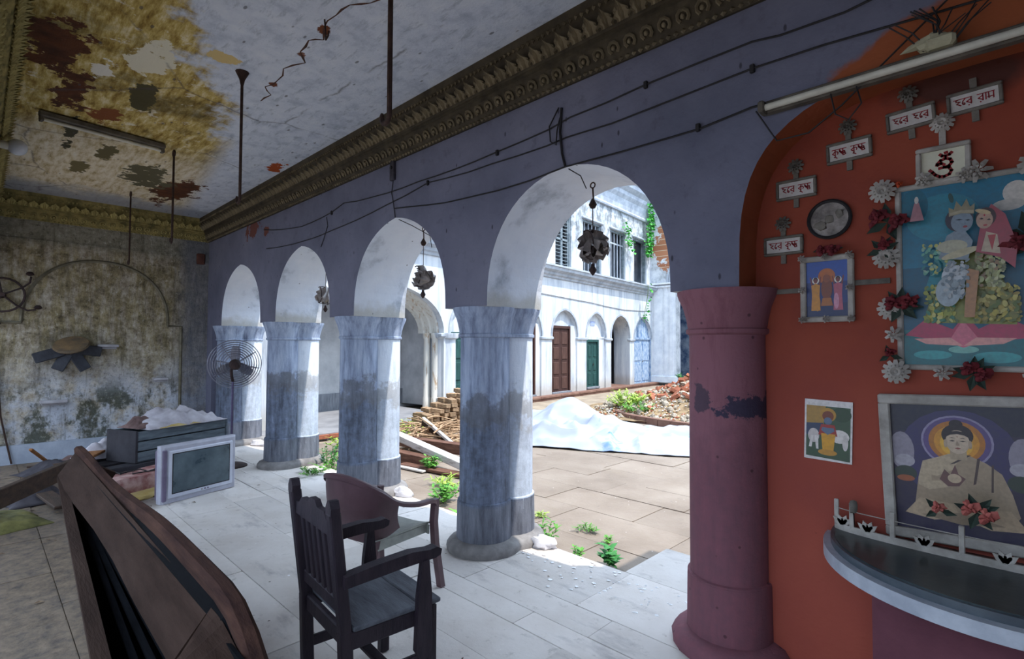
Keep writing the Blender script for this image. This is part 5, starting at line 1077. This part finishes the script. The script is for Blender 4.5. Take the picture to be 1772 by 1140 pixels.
for s in (-1,): m = MB(); m.bbox(-.415,-.372,-.01,.02,.03,.56,.008); m.build('speaker_grille', M['mauve'], t)
for k in range(3): m = MB(); m.cyl((.0+k*.035,-.02,.075),(.0+k*.035,-.012,.075),.008,n=8); m.build('button', M['plaster_white'] if k == 0 else M['mauve'], t)
# ------------------------------------------------------------------ crate, cloths and lumber by the far wall
M['crate'] = mk('grey_blue_crate_wood', '#4b545c', '#69747c', 4, .8, .4, 25, stretch=(1,4,6)); M['cratedark'] = mk('dark_crate_end', '#25242a', '#38363c', 4, .8, .4, 25)
CR = R_(114)
t = thing('wooden_crate', 'long grey wooden crate heaped with cloth behind the television', 'crate', (-8.05, 1.82, .24), CR)
for k in range(3): m = MB(); m.bbox(-.62,.62,-.25,-.225,.015+k*.122,.123+k*.122,.005); m.build('side_board', M['crate'], t)
for k in range(3): m = MB(); m.bbox(-.62,.62,.225,.25,.015+k*.122,.123+k*.122,.005); m.build('side_board', M['crate'], t)
for s in (-1,1): m = MB(); m.bbox(s*.62-.015,s*.62+.015,-.262,.262,0,.38,.006); m.build('end_board', M['cratedark'] if s < 0 else M['crate'], t)
m = MB(); m.box(-.61,.61,-.225,.225,0,.02); m.build('bottom', M['crate'], t)
m = MB(); m.tube([(.56,-.24,.35),(.45,-.1,.42),(.52,.05,.43),(.62,.2,.36)], .006, 5); m.build('wire_handle', M['wire'], t)
M['cloth'] = mk('pale_rag', '#a7a1a8', '#c9c5cc', 5, .9, .4, 20); M['cloth_red'] = mk('dusty_red_rag', '#54403e', '#7e6662', 6, .9, .4, 20); M['paper'] = mk('yellowed_paper', '#b39a58', '#c9b684', 5, .85, .2, 20); M['cloth_dark'] = mk('dark_rag', '#2e2b30', '#474349', 5, .9, .4, 20)
def rag(name, label, cat_, loc, rz, sx, sy, h, mat, seed, base=0, nu=22, drop=0):
    def fn(u, v):
        x, y = (u-.5)*sx, (v-.5)*sy; e = (1-abs(2*u-1)**3)*(1-abs(2*v-1)**3)
        n = noise.noise(Vector((x*5+seed,y*5,seed)))*.6+abs(noise.noise(Vector((x*9,y*9+seed,2))))*.5
        return (x+.02*noise.noise(Vector((y*8,x*4,seed))), y+.05*noise.noise(Vector((x*7,seed,y*3))), max(.004, base+e*h*(.55+n))-drop*(max(0,-(v-.12))*4))
    m = MB(); m.grid(fn, nu, nu, .006); return tag(m.build(name, mat, None, loc, (0,0,rz), smooth=80), label, cat_)
rag('rag_heap', 'crumpled pale cloth heap lying on the crate', 'cloth', (-8.08,1.87,.60), CR, 1.08, .60, .24, M['cloth'], 3, .02)
rag('red_rag', 'dull red and brown rag at the left end of the crate', 'cloth', (-7.92,1.5,.615), CR, .4, .42, .13, M['cloth_red'], 8, .02)
rag('paper_sheet', 'yellowed paper sheet drooping over the crate edge', 'paper', (-7.82,1.86,.625), CR, .62, .16, .03, M['paper'], 12, .0, 12)
rag('rag_bundle', 'whitish rag bundle left of the crate', 'cloth', (-8.25,1.08,.25), CR, .4, .35, .26, M['cloth'], 21, .02)
t = thing('low_platform', 'low platform of debris boards carrying the crate', 'platform', (-8.0,1.62,0), CR)
M['pinkstone'] = mk('pinkish_broken_slab', '#8a5a58', '#b99a94', 6, .9, .5, 16, lo=.4, hi=.6)
for i, (x0,x1,y0,y1,z0,z1) in enumerate(((-.85,.75,-.3,-.12,.16,.235),(-.85,.75,.0,.25,.17,.235),(-.85,.75,.3,.5,.17,.235))): m = MB(); m.bbox(x0,x1,y0,y1,z0,z1,.01); m.build('board', M['cratedark'], t)
for x in (-.7,.55): m = MB(); m.bbox(x-.07,x+.07,-.3,.48,0,.17,.01); m.build('bearer', M['cratedark'], t)
def slab(name, label, loc, rz, sx, sy, z0, z1, mat, cat_='stone', seed=1, rough=.03):
    m = MB(); nx = 9; rings = []
    for i in range(nx+1):
        u = i/nx; x = (u-.5)*sx; j = lambda q: rough*noise.noise(Vector((u*6+seed,q*3.3,seed)))
        rings.append([Vector((x, -sy/2+j(1), z0)), Vector((x, -sy/2+j(2)-.01, (z0+z1)/2)), Vector((x, -sy/2+.015+j(3), z1+j(4)*.4)), Vector((x, sy/2+j(5), z1+j(6)*.4)), Vector((x, sy/2+j(7), z0))])
    m.loft(rings); return tag(m.build(name, mat, None, loc, (0,0,rz), smooth=40), label, cat_)
slab('broken_slab', 'pinkish broken slab lying in front of the crate', (-7.25,1.33,0), R_(116), .95, .36, .03, .20, M['pinkstone'])
slab('broken_slab', 'dull brown slab on the floor just left of the television', (-6.95,1.42,0), R_(112), .62, .3, 0, .035, M['paper'], seed=5)
cable([(-7.35,1.0,.21),(-7.25,1.2,.215),(-7.3,1.35,.22),(-7.18,1.4,.21),(-7.3,1.55,.215)], .008, 'tangle of black cable on the pinkish slab')
cable([(-7.5,1.1,.215),(-7.2,1.15,.215),(-7.35,1.3,.22),(-7.15,1.25,.212),(-7.2,1.5,.21)], .007, 'second loop of black cable on the pinkish slab')
M['lumber'] = mk('brown_lumber', '#2c2019', '#463428', 4, .8, .5, 25, stretch=(.8,5,5)); M['lumber2'] = mk('orange_brown_lumber', '#7a5030', '#a06c40', 4, .8, .5, 25, stretch=(.8,5,5)); M['lumber_white'] = mk('white_flaking_lumber', '#a39c98', '#d3cfcb', 5, .8, .4, 25, stretch=(.8,5,5), lo=.35, hi=.5); M['lumber_red'] = mk('reddish_lumber', '#54382f', '#7a594a', 5, .85, .5, 25, stretch=(.8,5,5))
def plank(label, a, b, w_, d_, mat, name='timber_plank', up=(0,0,1), group=None):
    a, b = Vector(a), Vector(b); mid = (a+b)/2; m = MB(); bar(m, a-mid, b-mid, w_, d_, up)
    return tag(m.build(name, mat, None, mid), label, 'plank', group)
plank('heavy dark beam lying across the rubbish at the left edge', (-7.0,.72,.40), (-5.9,.05,.37), .06, .16, M['lumber'], 'timber_beam')
plank('rough plank with an orange-brown end behind the pew', (-8.6,1.25,.33), (-7.2,.70,.38), .16, .03, M['lumber2'])
plank('grey-brown plank lying under the dark beam', (-8.3,.45,.06), (-6.6,.62,.1), .14, .03, M['lumber'])
plank('thin board leaning on the rubbish near the far wall', (-9.4,.55,.04), (-8.4,.95,.2), .12, .025, M['lumber'])
plank('broken batten sticking up near the far wall', (-9.3,.75,.03), (-8.9,.5,.34), .04, .03, M['lumber2'])
rag('yellow_sack', 'crumpled yellow-green sack on the floor at the left edge', 'sack', (-6.75,.22,.0), .3, .75, .45, .10, mk('yellow_green_sack','#3f3f22','#6e693c',6,.9,.4,20), 31, .01)
rag('dark_sack', 'dark crumpled sack among the rubbish by the far wall', 'sack', (-8.9,.85,.0), .5, .9, .7, .18, M['cloth_dark'], 44, .01)
rag('dark_sack', 'dark crumpled sack under the beam at the left', 'sack', (-7.6,.45,.0), .2, .7, .5, .16, M['cloth_dark'], 47, .01)
rag('red_rag', 'reddish rag strip on the rubbish near the skirting', 'cloth', (-9.3,1.05,.0), .9, .6, .3, .14, M['cloth_red'], 51, .02)
# litter: chips and dry leaves on the floor
m = MB(); q = random.Random(3)
for k in range(420):
    if k < 260: x, y = q.gauss(-8.0,1.1), q.gauss(.95,.5)
    else: x, y = q.uniform(-9.5,-1.2), q.uniform(.1,3.3)
    if not (-9.9 < x < 0 and .06 < y < 3.33): continue
    s_ = q.uniform(.008,.03) if k < 260 else q.uniform(.004,.012); a = q.uniform(0,6.28); z = .004
    m.add([(x+s_*math.cos(a),y+s_*math.sin(a),z),(x-s_*.5*math.sin(a),y+s_*.5*math.cos(a),z+s_*.3),(x-s_*math.cos(a),y-s_*math.sin(a),z+.002),(x+s_*.5*math.sin(a),y-s_*.5*math.cos(a),z+s_*.2)], [(0,1,2,3)])
tag(m.build('floor_litter', mk('leaf_litter','#3b2a20','#8a745c',9,.9,.2,rnd=0)), 'scattered chips and dry leaf litter on the stone floor', 'litter', None, 'stuff')
m = MB()
for k in range(120):
    x, y = q.gauss(-2.3,.6), q.gauss(3.2,.18); s_ = q.uniform(.006,.018)
    if k > 110: x, y = q.gauss(-3.6,.8), q.gauss(2.0,.5)
    if y > 3.34: continue
    m.blob((x,y,.004),(s_,s_*.8,.004),k,.4,5,2)
tag(m.build('plaster_crumbs', mk('white_crumb','#e6e6e8','#f2f2f4',8,.9,0)), 'white plaster crumbs sprinkled on the veranda edge', 'crumbs', None, 'stuff')
for x, y, r_, lb in ((-2.87,3.30,.11,'white broken plaster lump at the foot of the middle column'), (-4.92,3.32,.12,'white plaster lump at the foot of the column behind the plastic chair'), (-9.0,3.3,.2,'white rag or plaster lump at the foot of the end column')):
    m = MB(); 
    for k in range(1): m.blob((0,0,.035),(r_,.06,.06),int(abs(x)*7),.28,14,9)
    tag(m.build('plaster_lump', M['white_lump'] if 'white_lump' in M else M.setdefault('white_lump', mk('white_plaster_lump','#c9c7cc','#e4e2e6',8,.85,.5,25)), None, (x,y,0), (0,0,.5), smooth=50), lb, 'plaster lump')

# ------------------------------------------------------------------ courtyard clutter
M['tarp'] = mk('shade_patched_tarpaulin', '#6f90c8', '#a4acbb', 1.1, .6, .3, 9, spec=.3, world=True, lo=.35, hi=.40)  # blue patches paint the shade of folds turned from the sun
A, B, Cc, D = Vector((-6.7,6.55)), Vector((-2.6,8.7)), Vector((-3.3,10.1)), Vector((-9.3,9.3))
def tarp(u, v):
    p = (A*(1-u)+B*u)*(1-v)+(D*(1-u)+Cc*u)*v; x, y = p
    def gs(cx, cy, sx, sy, h, rot=0):
        dx, dy = x-cx, y-cy; c, s = math.cos(rot), math.sin(rot); a, b = (dx*c+dy*s)/sx, (-dx*s+dy*c)/sy; return h*math.exp(-(a*a+b*b))
    z = gs(-7.2,9.3,.75,.55,.42,.9)+gs(-6.6,9.0,1.2,.35,.18,-.2)+gs(-5.9,7.55,.9,.14,.10,.55)+gs(-4.4,9.6,1.2,.22,.14,.4)+gs(-8.2,9.0,.5,.2,.12,.3)+gs(-5.2,8.6,1.5,.10,.06,.5)+gs(-6.3,8.1,.9,.10,.09,-.5)
    def fold(dx, dy, fr, amp, ph, wob):
        w_ = (x*dx+y*dy)*fr+ph+wob*noise.noise(Vector((x*.8,y*.8,ph))); k = abs((w_ % 1.0)*2-1); return amp*max(0, 1-k*2.2)*(.5+.9*max(0,noise.noise(Vector((x*.6+ph,y*.6,ph)))+.25))
    z += fold(.9,.5,.75,.10,.3,1.1)+fold(.3,1,.8,.09,1.7,1.3)+fold(-.6,.9,.9,.08,4.1,1.2)
    z += .10*(.5-abs(noise.noise(Vector((x*1.1+y*.6,y*2.2-x*.7,3)))))*.9+.10*(.5-abs(noise.noise(Vector((x*2.6-y*1.6,y*2.4,8)))))+.01
    e = 1+.03*noise.noise(Vector((x*2,y*2,0))); edge = min(u,1-u,v,1-v)
    z *= smoothstep(-.02,.06,edge); x += .10*noise.noise(Vector((y*1.3,x*.7,5)))*smoothstep(0,.3,1-edge*2)
    y += .14*noise.noise(Vector((x*1.3,y*.7,9)))
    return (x, y, ZC+.015+max(0,z))
m = MB(); m.grid(tarp, 130, 90, .008); tag(m.build('tarpaulin', M['tarp'], smooth=35), 'crumpled white tarpaulin with painted blue shade spread on the sunny paving', 'tarpaulin')
# rubble heap in its kerbed bed
t = thing('rubble_heap', 'heap of broken bricks and stones in a kerbed bed, right side of the court', 'rubble heap', (-5.4,13.6,ZC))
def hh(x, y):
    dx, dy = (x+5.0)/4.0, (y-13.9)/2.9; r2 = dx*dx+dy*dy
    return max(0, 1.35*math.exp(-r2*1.5)-.12)*(.9+.25*noise.noise(Vector((x*1.3,y*1.3,1))))
def mound(u, v):
    x, y = -9.1+7.2*u, 10.75+6.5*v; return (x+5.4, y-13.6, max(.0,hh(x,y))+.03*noise.noise(Vector((x*4,y*4,0)))-.02)
m = MB(); m.grid(mound, 40, 36); m.build('mound', mk('rubble_earth','#6a5640','#a08a6c',5,.95,.6,14,world=True), t, smooth=60)
kerb = cat([(-9.3,14.6,0),(-8.75,13.1,0),(-7.9,11.9,0),(-6.9,11.05,0),(-5.6,10.72,0),(-4.2,10.6,0),(-2.5,10.55,0)], 4)
for a, b in zip(kerb[:-1], kerb[1:]):
    a2, b2 = a-Vector((-5.4,13.6,0)), b-Vector((-5.4,13.6,0)); m = MB(); bar(m, a2+Vector((0,0,.07)), a2+(b2-a2)*.97+Vector((0,0,.07)), .14, .16); m.build('kerb_stone', M['plinth'], t)
q = random.Random(9); M['stone'] = mk('pale_rubble_stone', '#8d8172', '#bdb2a2', 6, .9, .5, 18, rnd=.4)
stm = MB(); stm.blob((0,0,0), 1.0, 4, .5, 6, 4); o = stm.build('stone', M['stone']); STONE = o.data; bpy.data.objects.remove(o)
def scatter(n, fx, me, nm, size, par, org, mat=None):
    for k in range(n):
        x, y = fx(); z = hh(x, y); s_ = q.uniform(.7,1.3)
        piece(nm, me, par, (x-org[0], y-org[1], z+size[2]*.3), (q.uniform(-.7,.7),q.uniform(-.7,.7),q.uniform(0,6.28)), tuple(c*s_ for c in size))
def vis(): 
    while True:
        x, y = q.uniform(-8.6,-3.6), q.uniform(10.9,14.6)
        if hh(x,y) > .02: return x, y
scatter(200, lambda: (q.gauss(-5.9,1.0), q.gauss(13.6,.9)), BRICK, 'brick', (.25,.12,.075), t, (-5.4,13.6))
scatter(290, vis, STONE, 'stone', (.075,.065,.05), t, (-5.4,13.6))
ch = MB()
for k in range(2600):
    x, y = vis(); z = hh(x, y); r_ = q.uniform(.015,.045); ch.blob((x+5.4,y-13.6,z+.01), (r_,r_*.8,r_*.6), k % 50, .5, 4, 2, mi=k % 4)
tag(ch.build('rubble_chips', [M['stone'], M['brick'], M['plate'], mk('tan_chip','#a08560','#c9b48c',8,.9,.2)], t), kind='stuff')
# brick stack, branches and planks at the left of the court
t = thing('brick_stack', 'loose stack of old bricks beside the middle column', 'brick pile', (-8.6,7.1,ZC))
M['oldbrick'] = mk('weathered_brick', '#7d5c48', '#b09a7a', 5, .9, .5, 18, rnd=.4); BR2 = BRICK.copy(); BR2.materials.clear(); BR2.materials.append(M['oldbrick'])
for lay_ in range(13):
    for k in range(11):
        if lay_ > 4 and k < (lay_-4)*1.0: continue
        for row in range(2): piece('brick', BR2, t, (-.2+row*.27+q.uniform(-.05,.05), -.9+k*.2+lay_*.02+q.uniform(-.04,.04), .04+lay_*.085), (q.uniform(-.08,.08),q.uniform(-.08,.08),q.uniform(-.3,.3)), (.25,.14,.078))
t = thing('branch_pile', 'tangled pile of dry branches in front of the brick stack', 'branch pile', (-7.6,6.0,ZC))
M['twig'] = mk('dry_branch', '#8a6a50', '#c4a888', 8, .9, .3, 30, rnd=.4)
for k in range(110):
    c0 = Vector((max(-.7,min(.7,q.gauss(0,.42))), max(-.8,min(.5,q.gauss(-.1,.42))), q.uniform(.0,.5)*math.exp(-q.random()))); a = q.gauss(2.3,.9); L_ = q.uniform(.4,1.1); d = Vector((math.cos(a),math.sin(a),q.uniform(-.35,.25)))*L_
    P = [c0-d*.5, c0+Vector((q.gauss(0,.06),q.gauss(0,.06),.05)), c0+d*.5]; P = [Vector((p.x,p.y,max(p.z,.015))) for p in P]
    m = MB(); m.tube(cat(P,3), [.016-.0015*j for j in range(7)], 5); m.build('branch', M['twig'], t)
plank('long white painted beam lying on the reddish planks', (-7.35,4.80,.20), (-5.45,4.72,.0), .16, .10, M['lumber_white'], 'timber_beam')
plank('reddish beam under the white beam, nearest the brick stack', (-7.7,5.15,.02), (-5.9,5.35,.06), .16, .16, M['lumber_red'], 'timber_beam')
plank('reddish split beam lying left under the white beam', (-7.2,4.55,-.03), (-6.2,4.62,-.03), .16, .15, M['lumber_red'], 'timber_beam')
plank('flat reddish plank in front of the white beam', (-6.6,4.42,-.09), (-5.4,4.62,-.08), .16, .04, M['lumber_red'])
plank('dark charred post with white paint leaning on the branches', (-7.75,5.65,.28), (-6.75,5.55,-.02), .11, .09, M['lumber'], 'timber_post')
plank('pale flaking post lying on the charred post', (-7.65,5.55,.37), (-6.7,5.45,.06), .06, .05, M['lumber_white'], 'timber_post')
plank('thin grey lath on the courtyard floor by the planks', (-7.0,4.28,-.10), (-6.0,4.38,-.09), .07, .025, M['lumber_white'])
# ------------------------------------------------------------------ plants
M['leaf'] = mk('green_leaf', '#3f7a2e', '#6fae46', 6, .6, .2, 20, rnd=.2); M['leaf_y'] = mk('yellow_green_leaf', '#88b03c', '#b8cf62', 6, .6, .2, 20); M['leaf_d'] = mk('deep_green_leaf', '#2a6a34', '#4c9448', 6, .6, .2, 20); M['stalk'] = mk('green_stalk', '#5a7a3a', '#7a8f4a', 6, .7, 0)
def leafblade(m, p, d, L, W, curl=.3):
    d = Vector(d).normalized(); s = d.cross(Vector((0,0,1)))
    if s.length < .1: s = Vector((1,0,0))
    s.normalize(); n = s.cross(d); p = Vector(p)
    a, b, c = p+d*L*.35+n*L*.08, p+d*L*.7+n*L*.02, p+d*L-n*L*curl*.4
    m.add([p, a+s*W, b+s*W*.8, c, b-s*W*.8, a-s*W], [(0,1,5),(1,2,4,5),(2,3,4)])
def bush(label, x, y, z, r, h, n, mat, seed, L=.09, W=.02, name='weed_plant', grp='weeds in the courtyard'):
    t = thing(name, label, 'plant', (x,y,z), 0, grp); q2 = random.Random(seed); m = MB(); st_ = MB()
    ns = max(4, n//12)
    for k in range(ns):
        a = q2.uniform(0,6.28); rr = r*math.sqrt(q2.random()); tip = Vector((rr*math.cos(a), rr*math.sin(a), h*q2.uniform(.55,1)*(1-.4*(rr/r)**2))); base = tip*.25; base.z = 0
        st_.tube([base, (base+tip)/2+Vector((0,0,.03)), tip], .003, 4)
        for j in range(12):
            u = .25+.75*j/11; p = base.lerp(tip, u); b = q2.uniform(0,6.28)
            leafblade(m, p, (math.cos(b), math.sin(b), q2.uniform(.1,.8)), L*q2.uniform(.6,1.2), W*q2.uniform(.7,1.2))
    tag(m.build('foliage', mat, t), kind='stuff'); tag(st_.build('stalks', M['stalk'], t), kind='stuff')
bush('leafy weed at the right foot of the middle column', -3.12, 3.62, ZC, .10, .22, 90, M['leaf'], 1, .08, .012)
bush('broad-leaved weed growing at the veranda edge in the nearest arch', -2.45, 3.58, ZC, .07, .20, 40, M['leaf_d'], 2, .10, .026)
bush('small weed left of the broad-leaved one', -2.68, 3.52, ZC, .05, .15, 30, M['leaf'], 3, .05, .012)
bush('short grass tuft in a paving joint, middle of the arch', -3.05, 4.15, ZC, .13, .06, 90, M['leaf'], 4, .06, .006)
bush('tiny yellow-green tuft in the paving beyond the middle column', -3.6, 4.12, ZC, .10, .06, 60, M['leaf_y'], 5, .05, .006)
bush('small weed in the paving joint near the shaded slab', -2.72, 4.02, ZC, .06, .07, 40, M['leaf'], 6, .05, .008)
bush('bright weed at the column foot behind the chairs', -4.75, 3.72, ZC, .22, .22, 160, M['leaf'], 7, .09, .02)
bush('low weed at the left of the middle column on the veranda edge', -4.1, 3.62, ZC, .25, .14, 150, M['leaf'], 8, .08, .018)
bush('yellow-green tuft on the paving in front of the planks', -5.25, 4.15, ZC, .28, .14, 160, M['leaf_y'], 9, .12, .008)
bush('green sprig growing through the planks', -6.05, 4.55, ZC, .14, .30, 110, M['leaf'], 10, .09, .018)
bush('leafy weed clump between the second and third columns', -6.75, 3.52, ZC, .38, .26, 260, M['leaf'], 11, .09, .016)
bush('climbing weed at the rear of the stained column', -6.95, 3.45, ZC, .18, .52, 150, M['leaf_d'], 12, .07, .014)
bush('long-leaved weed beside the column behind the plastic chair', -5.72, 3.3, ZC, .16, .30, 60, M['leaf'], 13, .15, .022)
bush('bright green weed bank beyond the stained column', -8.1, 4.5, ZC, .55, .35, 330, M['leaf_y'], 14, .12, .016)
bush('bright green weed bank below the gallery platform', -8.7, 5.8, ZC, .7, .38, 330, M['leaf_y'], 15, .13, .016)
bush('dry yellow palm-like weed on the platform edge', -9.0, 6.55, ZC, .3, .5, 90, mk('dry_leaf','#a08a4a','#c4b070',6,.8,0), 16, .28, .014)
bush('trailing weed creeping from the stained column over the floor', -6.55, 3.02, 0.0, .28, .07, 130, M['leaf'], 17, .06, .012)
bush('yellow-green bush at the left foot of the rubble heap', -7.5, 11.95, .05, .55, .5, 420, M['leaf_y'], 18, .16, .02)
bush('deep green weeds on the near slope of the rubble heap', -6.9, 11.5, .0, .45, .34, 300, M['leaf'], 19, .12, .018)
bush('green weeds at the right of the rubble heap', -5.0, 11.6, .1, .5, .4, 240, M['leaf_d'], 20, .12, .018)
bush('pale leafy tuft on top of the kerbed bed', -8.2, 13.0, .05, .35, .4, 200, M['leaf_y'], 21, .14, .016)
bush('small green plant on the crest of the rubble', -6.6, 13.2, .75, .2, .22, 90, M['leaf_d'], 22, .10, .02)
# creeper on the facade
def ivy(label, path, wd, n, seed):
    t = thing('creeper', label, 'creeper', FL, FR, 'creepers on the facade'); q2 = random.Random(seed); m = MB(); s_ = MB(); P = cat(path, 6); s_.tube(P, .012, 4)
    for k in range(n):
        p = P[q2.randrange(len(P))]+Vector((q2.gauss(0,wd), -.03-q2.random()*.12, q2.gauss(0,.12))); b = q2.uniform(0,6.28)
        leafblade(m, p, (math.cos(b), -.6, math.sin(b)*.6-.3), q2.uniform(.1,.2), q2.uniform(.04,.07))
    tag(m.build('foliage', M['ivyleaf'], t), kind='stuff'); s_.build('stem', M['stalk'], t)
M['ivyleaf'] = mk('ivy_leaf', '#2f8a3a', '#58b84a', 6, .6, .2, 20)
ivy('thick green creeper hanging from the eaves beside the bare brick', [(9.0,-.1,8.4),(9.2,-.1,7.6),(9.15,-.08,7.0),(9.0,-.08,6.3),(8.9,-.06,5.9)], .17, 420, 1)
ivy('small creeper patch above the barred upper window', [(6.6,-.08,6.7),(6.9,-.08,6.3),(7.1,-.08,5.9)], .14, 90, 2)
ivy('thin creeper strand hanging under the facade string course', [(8.4,-.38,4.4),(8.4,-.36,3.9),(8.4,-.2,3.1),(8.4,-.08,2.9)], .04, 40, 3)
